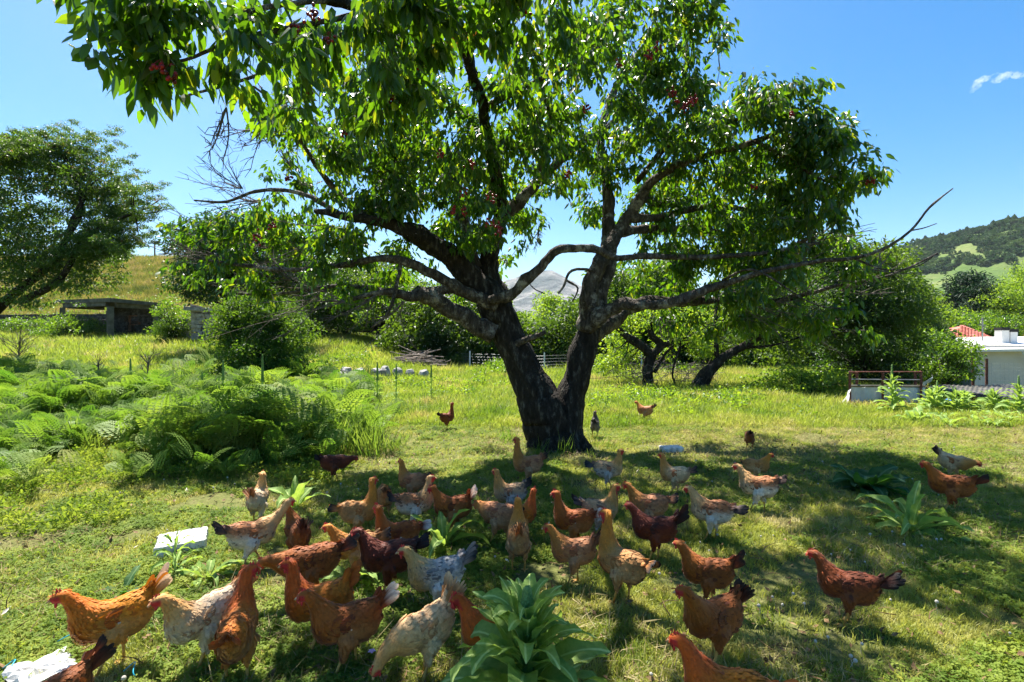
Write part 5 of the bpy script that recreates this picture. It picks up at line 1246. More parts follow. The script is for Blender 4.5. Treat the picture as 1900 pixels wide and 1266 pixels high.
def rosette(name, cat, label, x, y, leaves, LL, stalk=0.0, el0=0.15, el1=1.25, bank=None, seed=0, spike=0.0, group=None, wscale=1.0, sr=.028):
    g = np.random.default_rng(seed); z = g1(x, y); root = tag(empty(name, (x, y, z)), label, cat, group); bank = bank or LEAF
    for i in range(leaves):
        t = i / max(1, leaves - 1); az = i * 2.399 + g.normal(0, .15); el = el0 + (el1 - el0) * t ** 1.1 + g.normal(0, .07)
        L = LL * (1 - .58 * t) * g.uniform(.85, 1.12) if stalk else LL * g.uniform(.65, 1.1)
        h = stalk * t ** 1.0
        o = link('leaf', bank[g.integers(0, len(bank))], None, root, (0.02 * math.cos(az), 0.02 * math.sin(az), h + .01), (g.normal(0, .18), -el, az), (L, L * wscale * g.uniform(.85, 1.15), L))
    if stalk:
        b = MB(); b.tube([(0, 0, -.05), (0, 0, stalk)], [sr, sr * .7], 10); b.build('stem', M_mull, root)
    if spike:
        b = MB(); n_ = int(spike / .006); b.tube(smooth_path([(0, 0, stalk * .92), (.01, 0, stalk + spike * .5), (.0, .01, stalk + spike)], 4), np.interp(np.linspace(0, 1, 9), [0, .3, .7, 1], [sr * 1.1, sr * .85, sr * .5, .005]), 10)
        gg = np.random.default_rng(seed + 5)
        for k in range(int(70 + spike * 300)):
            t = k / (70 + spike * 300); a = k * 2.399; r_ = sr * (1.2 - .95 * t); b.ball((r_ * math.cos(a), r_ * math.sin(a), stalk * .92 + (spike + stalk * .08) * t), (sr * .42, sr * .42, sr * .55), 5, 4, jit=.1, seed=k)
        b.build('flower_spike', M_spike, root, True)
    return root
q = P(985, 1400, 1.86)
fm = rosette('mullein', 'plant', 'big pale green mullein with a budding spike in front of the hens', 0.055, 1.88, 72, .42, .385, .18, 1.32, seed=3, spike=.12, sr=.026, wscale=1.02)
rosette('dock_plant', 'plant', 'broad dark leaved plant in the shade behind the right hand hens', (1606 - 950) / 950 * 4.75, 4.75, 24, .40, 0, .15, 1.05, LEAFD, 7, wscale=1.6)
rosette('mullein', 'plant', 'spiky rosette of narrow grey green leaves at right, before the broad dark plant', (1690 - 950) / 950 * 3.75, 3.75, 17, .40, 0, .2, 1.3, LEAF, 8, wscale=.62)
rosette('weed_plant', 'plant', 'low spreading light green weed just right of the spiky rosette', (1755 - 950) / 950 * 3.55, 3.55, 16, .20, 0, .05, .5, LEAF, 9)
rosette('mullein', 'plant', 'upright long leaved plant among the hens behind the grey speckled hen', (822 - 950) / 950 * 3.45, 3.45, 9, .34, 0, .7, 1.4, LEAF, 10, wscale=.85)
rosette('mullein', 'plant', 'young plant with long curling leaves left of the hen seen from behind', (385 - 950) / 950 * 2.95, 2.95, 9, .25, 0, .15, .9, LEAF, 11, wscale=.8)
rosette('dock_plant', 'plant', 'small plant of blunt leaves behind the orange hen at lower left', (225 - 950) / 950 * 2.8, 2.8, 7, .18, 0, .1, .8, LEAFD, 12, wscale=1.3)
rosette('mullein', 'plant', 'small leafy plant with one arching leaf behind the two red hens in the middle', (655 - 950) / 950 * 2.95, 2.95, 7, .30, 0, .2, .9, LEAF, 13)
rosette('mullein', 'plant', 'small upright plant with bright leaves above the brown hen with lowered head', (545 - 950) / 950 * 4.3, 4.3, 7, .34, 0, .8, 1.4, LEAF, 14)
rosette('weed_plant', 'plant', 'feathery weed sprouting before the white foam block', (335 - 950) / 950 * 3.05, 3.0, 22, .17, .22, .2, 1.1, LEAF, 15, wscale=.5, sr=.006)
for k, (px, d, s, lb) in enumerate([(1655, 9.9, .62, 'tall curved mullein spike before the grey sheets of the poultry pen'), (1727, 9.8, .22, 'shorter mullein just right of the poultry pen sheets'), (1739, 10.0, .34, 'bushy mullein spike left of the blue tub'), (1773, 9.7, .24, 'mullein spike right beside the blue tub'), (1788, 9.9, .18, 'small mullein spike second to the right of the blue tub'), (1843, 9.8, .20, 'lone mullein spike before the dark opening of the lean-to'), (1890, 9.4, .46, 'tall yellowing mullein spike at the right edge by the lean-to')]):
    rosette('mullein', 'plant', lb, (px - 950) / 950 * d, d, 34, .42, .22 + s * .62, .15, 1.32, LEAF, 30 + k, spike=s * .42 + .06, sr=.020)
for k in range(16):
    px = rng.uniform(1650, 1935); d = rng.uniform(8.3, 9.5)
    rosette('broadleaf_weed', 'plant', 'pale broad leaved weed in the bed along the poultry pen and lean-to', (px - 950) / 950 * d, d, 13, .38 if px < 1745 else .27, 0, .15, 1.05, LEAF, 60 + k, group='broad leaved weeds along the pen')
for k, (px, d, s, lb) in enumerate([(487, 8.3, .75, 'tallest green flower spike rising from the ferns in front of the large bush'), (414, 9.5, .60, 'slim green flower spike in the ferns at the left foot of the large bush'), (242, 9.6, .62, 'green flower spike standing in the ferns below the concrete hut'), (735, 10.5, .5, 'thin green spike in the grass below the brushwood pile'), (800, 11.5, .4, 'thin green spike in the grass right of the field stones'), (700, 9.4, .55, 'leafy bent stalk in front of the row of field stones'), (375, 11, .3, 'short green spike in the dry grass left of the large bush')]):
    rosette('mullein', 'plant', lb, (px - 950) / 950 * d, d, 26, .20, .45 + s * .5, .3, 1.35, LEAF, 90 + k, spike=s * .5, sr=.017, wscale=.7)

# ---------------------------------------------------------------- litter: fallen leaves, bits of twig, loose feathers
g = np.random.default_rng(1234)
b1 = MB(); b1.add([(0, 0, 0), (.012, .008, .004), (.030, 0, .006), (.012, -.008, .002)], [(0, 1, 2, 3)])
b2 = MB(); b2.tube([(0, 0, .004), (.03, .006, .010), (.07, -.004, .006)], [.0022, .002, .001], 3, cap=False)
M_litter = mat_noise('dead_leaf', [(0.3, (0.07, 0.04, 0.02)), (0.55, (0.18, 0.11, 0.05)), (0.75, (0.32, 0.23, 0.12))], 40)
G_lit = scatter_group([source(b1.mesh('bit')), source(b2.mesh('bit')), source(b1.mesh('bit'))], M_litter)
x, y = fan(9000, 1.8, 10, pw=.5); s = rng.uniform(.6, 1.6, len(x)); p = np.stack([x, y, gz(x, y) + rng.uniform(.008, .04, len(x))], -1); rot = rng.normal(0, .5, (len(p), 3)); rot[:, 2] = rng.uniform(0, 6.28, len(p))
tag(scatter('leaf_litter', p, rot, s, 3, G_lit), 'fallen brown leaves and bits of twig lying in the grass', 'leaf litter', kind='stuff')
M_down, nt, out = newmat('loose_feather'); princ(nt, out, (.7, .62, .5), .7, .2)
b1 = MB(); b1.add([(0, 0, 0), (.015, .007, .006), (.045, 0, .010), (.015, -.007, .006)], [(0, 1, 2, 3)])
G_fe = scatter_group([source(b1.mesh('bit'))], M_down)
x, y = fan(60, 1.9, 6, pw=.8); p = np.stack([x, y, gz(x, y) + .03], -1); rot = rng.normal(0, .4, (len(p), 3)); rot[:, 2] = rng.uniform(0, 6.28, len(p))
tag(scatter('loose_feathers', p, rot, rng.uniform(.6, 1.2, len(x)), 1, G_fe), 'loose pale feathers scattered in the grass among the hens', 'feathers', kind='stuff')

# clumps of leafy weeds in the meadow right of the trunk and at the far left
x, y = fan(2600, 9.2, 14.5, pw=.8); px = x / y * 950 + 950; k = vnoise(x, y, .7, 3, 71)
kp = (((px > 1110) & (px < 1560)) | (px < 60) | ((px > 640) & (px < 960) & (y > 12))) & (k > .50)
x, y, k = x[kp], y[kp], k[kp]; p = np.stack([x, y, gz(x, y) + rng.uniform(0, .28, len(x)) * (k - .35) * 3], -1); rot = rng.normal(0, .3, (len(p), 3)); rot[:, 2] = rng.uniform(0, 6.28, len(p))
tag(scatter('weeds', p, rot, rng.uniform(.5, 1.0, len(x)), 3, G_light), 'leafy green weeds in clumps in the meadow beyond the big trunk', 'weeds', kind='stuff')

x, y = fan(9000, 3.0, 9.0, pw=.8); px = x / y * 950 + 950; k = vnoise(x, y, 1.1, 3, 73)
kp = (px < 640) & (k > .46) & (y > np.interp(px, [0, 300, 640], [3.6, 4.0, 5.2])); x, y, k = x[kp], y[kp], k[kp]
p = np.stack([x, y, gz(x, y) + rng.uniform(0, .10, len(x))], -1); rot = rng.normal(0, .3, (len(p), 3)); rot[:, 2] = rng.uniform(0, 6.28, len(p))
G_weed = mk_group(M_clover, n=26, L=0.05, rad=0.12, wr=0.4, down=-.5)
tag(scatter('weeds', p, rot, rng.uniform(.45, 1.0, len(x)), 3, G_weed), 'mixed fresh green weeds along the front edge of the bracken', 'weeds', kind='stuff')

x, y = fan(3600, 12.5, 21, pw=.8); px = x / y * 950 + 950; k = vnoise(x, y, .35, 3, 75)
kp = (((px > 1100) & (px < 1580)) | ((px > 600) & (px < 1000) & (y > 17) & (np.abs(px - 780) > 90))) & (k > .49); x, y, k = x[kp], y[kp], k[kp]
p = np.stack([x, y, gz(x, y) + rng.uniform(0, .6, len(x)) * np.clip(k - .42, 0, .3) * 4], -1); rot = rng.normal(0, .3, (len(p), 3)); rot[:, 2] = rng.uniform(0, 6.28, len(p))
tag(scatter('undergrowth', p, rot, rng.uniform(.6, 1.3, len(x)), 3, G_mid), 'rough knee high undergrowth around the orchard trunks', 'undergrowth', kind='stuff')
# ================================================================ HENS
def surface_nets(f, org, h):
    nx, ny, nz = f.shape; s = f < 0
    V = np.zeros((nx - 1, ny - 1, nz - 1, 3)); C = np.zeros((nx - 1, ny - 1, nz - 1))
    def sl(o, a, n): return slice(o, n - 1 + o)
    cs = [(i, j, k) for i in (0, 1) for j in (0, 1) for k in (0, 1)]
    for a in cs:
        for ax in range(3):
            if a[ax]: continue
            b = list(a); b[ax] = 1
            fa = f[a[0]:nx - 1 + a[0], a[1]:ny - 1 + a[1], a[2]:nz - 1 + a[2]]; fb = f[b[0]:nx - 1 + b[0], b[1]:ny - 1 + b[1], b[2]:nz - 1 + b[2]]
            m = (fa < 0) != (fb < 0); t = np.where(m, fa / np.where(m, fa - fb, 1), 0)
            for q in range(3): V[..., q] += m * (a[q] + (t if q == ax else 0))
            C += m
    act = C > 0; ids = -np.ones(C.shape, int); ids[act] = np.arange(act.sum())
    g = np.stack(np.nonzero(act), -1); P_ = V[act] / C[act][:, None] + g
    Q = []
    for ax in range(3):
        o1, o2 = [(1, 2), (2, 0), (0, 1)][ax]
        sh = [0, 0, 0]
        A = [slice(None)] * 3; B = [slice(None)] * 3
        A[ax] = slice(0, f.shape[ax] - 1); B[ax] = slice(1, f.shape[ax])
        for o in (o1, o2): A[o] = slice(1, f.shape[o] - 1); B[o] = slice(1, f.shape[o] - 1)
        sa, sb = s[tuple(A)], s[tuple(B)]
        I = np.stack(np.nonzero(sa != sb), -1)
        if not len(I): continue
        flip = ~sa[tuple(I.T)]
        base = I.copy(); base[:, o1] += 0; base[:, o2] += 0
        def cell(d1, d2):
            c = base.copy(); c[:, o1] += d1; c[:, o2] += d2; return ids[c[:, 0], c[:, 1], c[:, 2]]
        q = np.stack([cell(0, 0), cell(1, 0), cell(1, 1), cell(0, 1)], -1); q[flip] = q[flip][:, ::-1]; Q.append(q)
    return P_ * h + org, np.vstack(Q)

def smin(a, b, k):
    h = np.clip(0.5 + 0.5 * (b - a) / k, 0, 1)
    return b * (1 - h) + a * h - k * h * (1 - h)
def sd_ell(p, c, r, pitch=0.0):
    q = p - np.array(c)
    if pitch:
        cs, sn = math.cos(pitch), math.sin(pitch); x = q[:, 0] * cs + q[:, 2] * sn; z = -q[:, 0] * sn + q[:, 2] * cs; q = np.stack([x, q[:, 1], z], -1)
    r = np.array(r); k0 = np.linalg.norm(q / r, axis=1); k1 = np.linalg.norm(q / (r * r), axis=1) + 1e-9
    return k0 * (k0 - 1) / k1
def sd_cap(p, a, b, r1, r2):
    a = np.array(a, float); b = np.array(b, float); ba = b - a; h = np.clip((p - a) @ ba / (ba @ ba), 0, 1)
    return np.linalg.norm(p - a - h[:, None] * ba, axis=1) - (r1 + (r2 - r1) * h)

M_feather, nt, out = newmat('feathers')
a = nt.nodes.new('ShaderNodeAttribute'); a.attribute_name = 'col'
c = mix(nt, 0.55, a.outputs['Color'], ramp(nt, noise(nt, 90, 4, .65, 'Object'), [(.3, (.70, .66, .62)), (.7, (1.2, 1.18, 1.15))]), 'MULTIPLY')
p_ = princ(nt, None, c, .62, .28, bump(nt, noise(nt, 150, 3, .6, 'Object'), .5, .004))
p_.node.inputs['Sheen Weight'].default_value = .15
t_ = nt.nodes.new('ShaderNodeBsdfTranslucent'); nt.links.new(c, t_.inputs['Color']); mx = nt.nodes.new('ShaderNodeMixShader'); mx.inputs[0].default_value = .22
nt.links.new(p_, mx.inputs[1]); nt.links.new(t_.outputs[0], mx.inputs[2]); nt.links.new(mx.outputs[0], out.inputs['Surface'])
def flesh(name, c0, c1, rough=.5):
    m, nt, out = newmat(name); c = ramp(nt, noise(nt, 60, 3, .6, 'Object'), [(.3, c0), (.7, c1)])
    p = princ(nt, out, c, rough, .4, bump(nt, noise(nt, 220, 2, .5, 'Object'), .4, .002)); p.node.inputs['Subsurface Weight'].default_value = .0
    return m
M_comb = flesh('red_comb', (.42, .018, .022), (.66, .05, .05))
M_beak = flesh('horn_beak', (.36, .22, .09), (.58, .40, .20), .35)
M_leg = flesh('yellow_shank', (.46, .24, .05), (.66, .40, .12))
M_legd = flesh('dull_shank', (.36, .20, .08), (.50, .30, .14))
m, nt, out = newmat('eye'); princ(nt, out, (.05, .012, .003), .08, .8); M_eye = m

PAL = {   # neck, back, wing, breast, belly, tail, tailtip, speckle colour, speckle amount, lower neck fade
 'gold':   ((.62, .20, .022), (.62, .26, .045), (.42, .13, .02), (.52, .20, .05), (.55, .30, .12), (.45, .17, .04), (.72, .55, .40), (.30, .08, .01), .12),
 'orange': ((.55, .13, .012), (.56, .20, .035), (.45, .16, .04), (.48, .17, .04), (.50, .24, .08), (.36, .11, .03), (.40, .14, .05), (.25, .06, .01), .12),
 'red':    ((.42, .115, .016), (.35, .09, .016), (.20, .045, .010), (.33, .098, .018), (.40, .16, .05), (.26, .05, .012), (.80, .66, .56), (.18, .04, .008), .12),
 'redbrown': ((.40, .12, .016), (.30, .085, .016), (.20, .055, .012), (.29, .088, .016), (.33, .11, .03), (.15, .035, .012), (.02, .014, .012), (.10, .02, .006), .15),
 'brown':  ((.28, .065, .014), (.20, .045, .012), (.14, .03, .009), (.22, .05, .012), (.24, .07, .02), (.08, .02, .01), (.012, .011, .012), (.06, .015, .006), .2),
 'dark':   ((.17, .03, .010), (.13, .024, .009), (.09, .018, .008), (.14, .026, .010), (.17, .04, .014), (.04, .012, .008), (.010, .009, .010), (.03, .01, .005), .2),
 'buff':   ((.56, .25, .07), (.50, .27, .12), (.42, .20, .08), (.52, .27, .11), (.56, .36, .19), (.46, .22, .09), (.015, .012, .012), (.28, .11, .05), .15),
 'salmon': ((.50, .22, .07), (.46, .22, .12), (.36, .15, .08), (.46, .22, .11), (.48, .28, .16), (.30, .14, .08), (.02, .016, .016), (.22, .09, .06), .25),
 'white_back': ((.56, .28, .10), (.74, .55, .36), (.46, .20, .10), (.55, .32, .15), (.60, .42, .25), (.20, .11, .08), (.015, .013, .014), (.25, .09, .05), .15),
 'cream':  ((.60, .36, .16), (.72, .50, .30), (.56, .34, .18), (.72, .54, .32), (.70, .54, .34), (.50, .28, .13), (.62, .46, .30), (.40, .20, .09), .22),
 'pale':  ((.64, .38, .16), (.74, .60, .44), (.62, .42, .26), (.76, .66, .50), (.74, .62, .44), (.48, .26, .12), (.30, .14, .07), (.40, .20, .09), .2),
 'pied':   ((.62, .40, .20), (.44, .20, .10), (.34, .15, .08), (.70, .60, .46), (.74, .68, .58), (.12, .08, .07), (.012, .012, .013), (.05, .035, .03), .34),
 'greypied': ((.58, .32, .12), (.62, .40, .24), (.40, .20, .12), (.66, .54, .38), (.50, .46, .42), (.10, .09, .09), (.014, .014, .016), (.08, .07, .07), .34),
 'grey':   ((.60, .38, .14), (.46, .43, .40), (.50, .46, .42), (.62, .44, .20), (.74, .70, .62), (.28, .23, .20), (.03, .03, .032), (.07, .07, .075), .42),
 'slate':  ((.12, .10, .08), (.09, .08, .07), (.07, .06, .055), (.14, .12, .10), (.20, .18, .15), (.04, .035, .03), (.02, .02, .02), (.03, .03, .03), .4),
}
POSE = {'up': (.130, .0, .435, -.05), 'tall': (.110, .0, .490, -.05), 'mid': (.168, .0, .385, -.1), 'low': (.225, .0, .262, -.45), 'dip': (.232, .0, .165, -.95), 'peck': (.235, .0, .130, -1.0), 'stretch': (.235, .0, .410, -.02), 'back': (.07, 0, .425, .05)}
def smt(a, b, x): return ss(a, b, x)

def hen(px, fy, yaw, pal, label, pose='mid', sc_=0.95, tail=48, tl=.125, hy=0.0, hyaw=0.0, stride=.035, lean=0.0, seed=1, legm=None, d=None, z=None, spread=1.0, grp='free ranging hens of the flock'):
    g = np.random.default_rng(seed * 13 + 5)
    d = d if d else (CAM_H - 0.0) * FPX / (fy - 633.0)
    x = (px - 950) / FPX * d; phi = math.degrees(math.atan2(x, d))
    root = tag(empty('hen', (x, d, (g1(x, d) if z is None else z) + .002), R(yaw - phi), sc_ * .90), label, 'hen', grp)
    pc = PAL[pal]; near = d < 3.6; hres = .0068 if near else (.0085 if d < 5.5 else .012)
    hp = POSE[pose]; H = np.array([hp[0], hy, hp[2]]); pit = hp[3]
    zb = .228
    if hyaw == 0 and seed not in (1, 5, 10, 44): hyaw = g.normal(0, 22)
    hf = np.array([math.cos(pit) * math.cos(R(hyaw)), math.cos(pit) * math.sin(R(hyaw)), math.sin(pit)])
    hs = np.array([-math.sin(R(hyaw)), math.cos(R(hyaw)), 0]); hu = np.cross(hf, hs)
    nb = np.array([.082, 0, .275]); back = H - hf * .012
    if pose in ('peck', 'dip', 'low'): ctrl = np.array([.19, hy * .5, .25 if pose == 'peck' else (.24 if pose == 'dip' else .27)]); nb = np.array([.095, 0, .235])
    else: ctrl = np.array([.115, hy * .3, .5 * (nb[2] + H[2])]) if pose != 'stretch' else np.array([.15, hy * .4, .30])
    T = np.linspace(0, 1, 7)[:, None]; npth = (1 - T) ** 2 * nb + 2 * T * (1 - T) * ctrl + T ** 2 * back
    nr = np.array([.062, .052, .042, .034, .028, .0245, .0235])
    ft = [np.array([stride + .0, .042, 0]), np.array([-stride + .0, -.042, 0])]
    hk = [np.array([-.018 + stride * .55, .043, .105]), np.array([-.018 - stride * .55, -.043, .105])]
    ta = R(tail)
    def parts_sdf(p):
        body = sd_ell(p, (-.005, 0, zb + .015), (.130, .065, .068), .14)
        body = smin(body, sd_ell(p, (.066, 0, zb + .004), (.074, .062, .076), .35), .035)
        body = smin(body, sd_ell(p, (-.085, 0, zb + .035), (.078, .056, .056), .35), .04)
        body = smin(body, sd_ell(p, (-.06, 0, zb - .035), (.075, .058, .052), -.2), .04)
        tb = sd_cap(p, (-.10, 0, zb + .045), (-.10 - .085 * math.cos(ta), 0, zb + .045 + .085 * math.sin(ta)), .044, .013)
        body = smin(body, tb, .035)
        th = np.minimum(sd_cap(p, (-.012, .040, .185), hk[0] + [0, 0, .004], .043, .0130), sd_cap(p, (-.012, -.040, .185), hk[1] + [0, 0, .004], .046, .0135))
        nk = sd_cap(p, npth[0], npth[1], nr[0], nr[1])
        for i in range(1, 6): nk = smin(nk, sd_cap(p, npth[i], npth[i + 1], nr[i], nr[i + 1]), .012)
        q = p - H; ql = np.stack([q @ hf, q @ hs, q @ hu], -1)
        hd = sd_ell(ql, (.006, 0, .003), (.033, .022, .024))
        return body, th, nk, hd
    def sdf(p):
        b, t, n, h = parts_sdf(p); return smin(smin(smin(b, t, .018), n, .03), h, .012)
    lo = np.array([-.24, -.10, .05]); hi = np.array([.15, .10, .33])
    lo = np.minimum(lo, np.minimum(H, npth.min(0)) - .06); hi = np.maximum(hi, np.maximum(H, npth.max(0)) + .06); hi[2] = max(hi[2], zb + .16)
    ax = [np.arange(l, h_, hres) for l, h_ in zip(lo, hi)]
    GX = np.stack(np.meshgrid(*ax, indexing='ij'), -1); f = sdf(GX.reshape(-1, 3)).reshape(GX.shape[:3])
    V, Q = surface_nets(f, lo, hres)
    e = 1e-3; N_ = np.stack([sdf(V + np.eye(3)[k] * e) - sdf(V - np.eye(3)[k] * e) for k in range(3)], -1); N_ /= np.linalg.norm(N_, axis=1, keepdims=True) + 1e-9
    pc = [np.clip(np.mean(c) + (np.array(c) - np.mean(c)) * (1.05 if pal in ('grey', 'slate', 'red', 'redbrown', 'brown', 'dark') else 1.2), .008, 1) * (.93 if pal not in ('grey',) else 1) if hasattr(c, '__len__') else c for c in pc]
    nse = lambda p, f_, s: vnoise(p[:, 0] + 5 * seed + p[:, 1] * .7, p[:, 2] + 3 + p[:, 1], f_, 2, s)
    def colour(p, nz_):
        b, t, n, h = parts_sdf(p)
        up = smt(zb - .015, zb + .055, p[:, 2])[:, None]
        c = pc[4] * (1 - up) + pc[1] * up
        br = smt(.05, .11, p[:, 0] + .2 * (zb - p[:, 2]))[:, None] * (1 - smt(zb + .05, zb + .09, p[:, 2]))[:, None]; c = c * (1 - br) + pc[3] * br
        tl_ = smt(-.11, -.165, p[:, 0])[:, None] * smt(zb, zb + .05, p[:, 2])[:, None]; c = c * (1 - .7 * tl_) + pc[5] * .7 * tl_
        wn = (1 / (1 + np.exp(-(b - n) / .012)))[:, None]; c = c * (1 - wn) + pc[0] * wn
        wt = (1 / (1 + np.exp(-(b - t) / .008)))[:, None]; c = c * (1 - wt) + pc[4] * wt
        q = p - H; ql = np.stack([q @ hf, q @ hs, q @ hu], -1)
        face = (smt(.004, .014, ql[:, 0] + .25 * np.abs(ql[:, 1])) * smt(.018, .008, ql[:, 2]) * (np.linalg.norm(q, axis=1) < .042))[:, None]
        c = c * (1 - face) + np.array([.52, .03, .03]) * face
        return c * (0.82 + .4 * nse(p, 26, 3))[:, None]
    me = mesh('body', V, Q, True, colour(V, N_), M_feather); body = link('body', me, None, root)
    # plumage: small overlapping feathers
    nf = 1500 if d < 2.9 else (900 if d < 4.2 else (420 if d < 6 else 160))
    wgt = np.ones(len(V)); q = V - H
    wgt[(np.linalg.norm(q, axis=1) < .034) & ((q @ hf) > -.004)] = 0; wgt[V[:, 2] < .105] = 0.15 if pose != 'peck' else .5
    sel = g.choice(len(V), nf, p=wgt / wgt.sum()); B = V[sel] + g.normal(0, .002, (nf, 3)); NN = N_[sel]
    b_, t_, n_, h_ = parts_sdf(B)
    flow = np.tile(np.array([-1.0, 0, -.10]), (nf, 1))
    dn = npth[:-1] - npth[1:]; seg = ((B[:, None] - (npth[:-1] + npth[1:])[None] / 2) ** 2).sum(-1).argmin(1)
    nd = dn[seg]; nd /= np.linalg.norm(nd, axis=1, keepdims=True); isn = (n_ < b_ + .004) | (h_ < b_)
    flow[isn] = nd[isn]; ist = (t_ < b_) & ~isn; flow[ist] = [-.25, 0, -1]
    low = (B[:, 2] < zb - .03) & ~ist & ~isn; flow[low] = [-1, 0, .15]
    rump = (B[:, 0] < -.10) & (B[:, 2] > zb + .02) & ~isn; flow[rump] = [-math.cos(ta), 0, math.sin(ta)]
    flow -= NN * (flow * NN).sum(1, keepdims=True); flow /= np.linalg.norm(flow, axis=1, keepdims=True) + 1e-6
    sd = np.cross(NN, flow); ln = np.where(isn, g.uniform(.018, .030, nf), g.uniform(.020, .034, nf)) * (1.0 if near else 1.25); wd = ln * np.where(isn, .34, .62)
    lift = g.uniform(.03, .22, nf)[:, None]; flow2 = flow + sd * g.normal(0, .10, (nf, 1))
    a0 = B - NN * .0015; mid = B + flow2 * (ln * .55)[:, None] + NN * (ln[:, None] * lift * .6); tip = B + flow2 * ln[:, None] + NN * (ln[:, None] * lift * .55)
    FV = np.stack([a0 - sd * wd[:, None] * .25, a0 + sd * wd[:, None] * .25, mid + sd * wd[:, None] * .5, tip + sd * wd[:, None] * .2, tip - sd * wd[:, None] * .2, mid - sd * wd[:, None] * .5], 1)
    FC = colour(B, NN) * g.uniform(.88, 1.14, (nf, 1)); spk = (g.random(nf) < pc[8] * .40 * np.where(isn, .35, 1) * np.where(B[:, 2] < zb - .02, .25, 1))
    FC[spk] = FC[spk] * .35 + pc[7] * .65
    FC6 = np.repeat(FC[:, None], 6, 1); FC6[:, 3:5] *= g.uniform(.8, 1.12, (nf, 1, 1)); FC6[:, :2] *= .85
    o = (np.arange(nf) * 6)[:, None]; FF = np.concatenate([o + [[0, 1, 2, 5]], o + [[5, 2, 3, 4]]])
    tag(link('plumage', mesh('plumage', FV.reshape(-1, 3), FF, False, FC6.reshape(-1, 3), M_feather), None, root), kind='stuff')
    # long feathers
    def feathers(specs):
        VV = []; FF = []; CC = []; k = 0
        for (p0, dr, nrm, L, w, c0, c1, bend) in specs:
            p0 = np.array(p0, float); dr = np.array(dr, float); dr /= np.linalg.norm(dr); nrm = np.array(nrm, float); s_ = np.cross(nrm, dr); s_ /= np.linalg.norm(s_) + 1e-9; u_ = np.cross(dr, s_)
            for t, ww in ((0, .35), (.3, .8), (.65, 1.0), (.9, .8), (1.0, .28)):
                c_ = p0 + dr * L * t + u_ * bend * L * t * t; mixc = np.array(c0) * (1 - smt(.45, .8, t)) + np.array(c1) * smt(.45, .8, t)
                VV += [c_ - s_ * w / 2 * ww, c_ + u_ * w * .10, c_ + s_ * w / 2 * ww]; CC += [mixc * .85, mixc * 1.1, mixc * .95]
            for i in range(4): FF += [(k + 3 * i, k + 3 * i + 1, k + 3 * i + 4, k + 3 * i + 3), (k + 3 * i + 1, k + 3 * i + 2, k + 3 * i + 5, k + 3 * i + 4)]
            k += 15
        return np.array(VV), np.array(FF), np.clip(np.array(CC), 0, 1)
    # wings
    for s in (-1, 1):
        sp = []
        sh = np.array([.062, s * .060, zb + .040])
        for row, (nn_, L, w, x0, x1, z0, z1) in enumerate(((6, .115, .024, -.025, -.055, .030, -.012), (7, .085, .024, .010, -.020, .034, -.020), (8, .060, .024, .050, .015, .034, -.022), (7, .045, .022, .075, .045, .026, -.018))):
            for i in range(nn_):
                t = i / (nn_ - 1); xx = x0 + (x1 - x0) * 0 + (.012 * math.sin(t * PI)); zz = zb + .018 + z0 + (z1 - z0) * t
                rr = 1 - ((xx) / .15) ** 2 * .6; yy = s * (.060 * math.sqrt(max(.1, 1 - ((zz - zb - .012) / .085) ** 2)) * rr + .010 + .003 * row)
                wc = pc[2] * g.uniform(.75, 1.25); 
                if row >= 2: wc = pc[2] * .5 + pc[1] * .5 * g.uniform(.8, 1.2)
                if g.random() < pc[8] * .8: wc = wc * .4 + pc[7] * .6
                c1 = wc * 1.12
                if row == 0 and i == 5 and pal in ('red', 'gold'): wc = c1 = np.array([.72, .62, .5])
                if row == 0 and pal in ('pied', 'greypied', 'brown', 'dark') and i > 3: c1 = pc[6]
                dr = np.array([-1, -s * (.20 + .10 * (row == 0)), .14 - .26 * t + (.05 if row == 0 else 0)]) + g.normal(0, .03, 3)
                sp.append(((xx, yy, zz), dr, (0, s, .25 - .1 * t), L * g.uniform(.88, 1.1), w * g.uniform(.9, 1.2), wc, c1, -.06))
        A, B2, C2 = feathers(sp); link('wing', mesh('wing', A, B2, False, C2, M_feather), None, root)
    # tail
    sp = []; tbse = np.array([-.135 - .03 * math.cos(ta), 0, zb + .05 + .035 * math.sin(ta)])
    for i in range(13):
        t = (i - 6) / 6; side_ = t * .55 * spread; vert = (1 - abs(t)) * .22
        dr = np.array([-math.cos(ta + vert), side_ * .75, math.sin(ta + vert)]) + g.normal(0, .04, 3)
        c0 = pc[5] * g.uniform(.75, 1.3); c1 = pc[6] * g.uniform(.85, 1.15) if g.random() < .85 else pc[5]
        sp.append((tbse + [0, t * .020, -abs(t) * .018], dr, (-math.sin(ta) * .25, (-1 if t < 0 else 1) * (.4 + abs(t)), math.cos(ta) * .5), tl * g.uniform(.82, 1.12), .030, c0, c1, .10 * (1 if t > 0 else 1)))
    for i in range(10):
        dr = np.array([-math.cos(ta + .1), g.normal(0, .35), math.sin(ta + .1)]); c0 = pc[5] * .5 + pc[1] * .5
        sp.append((tbse + [.03, g.normal(0, .014), g.normal(0, .010)], dr, (-.3, g.normal(0, .8), .8), tl * g.uniform(.45, .65), .024, c0 * g.uniform(.8, 1.2), pc[5] * g.uniform(.8, 1.2), .08))
    A, B2, C2 = feathers(sp); link('tail', mesh('tail', A, B2, False, C2, M_feather), None, root)
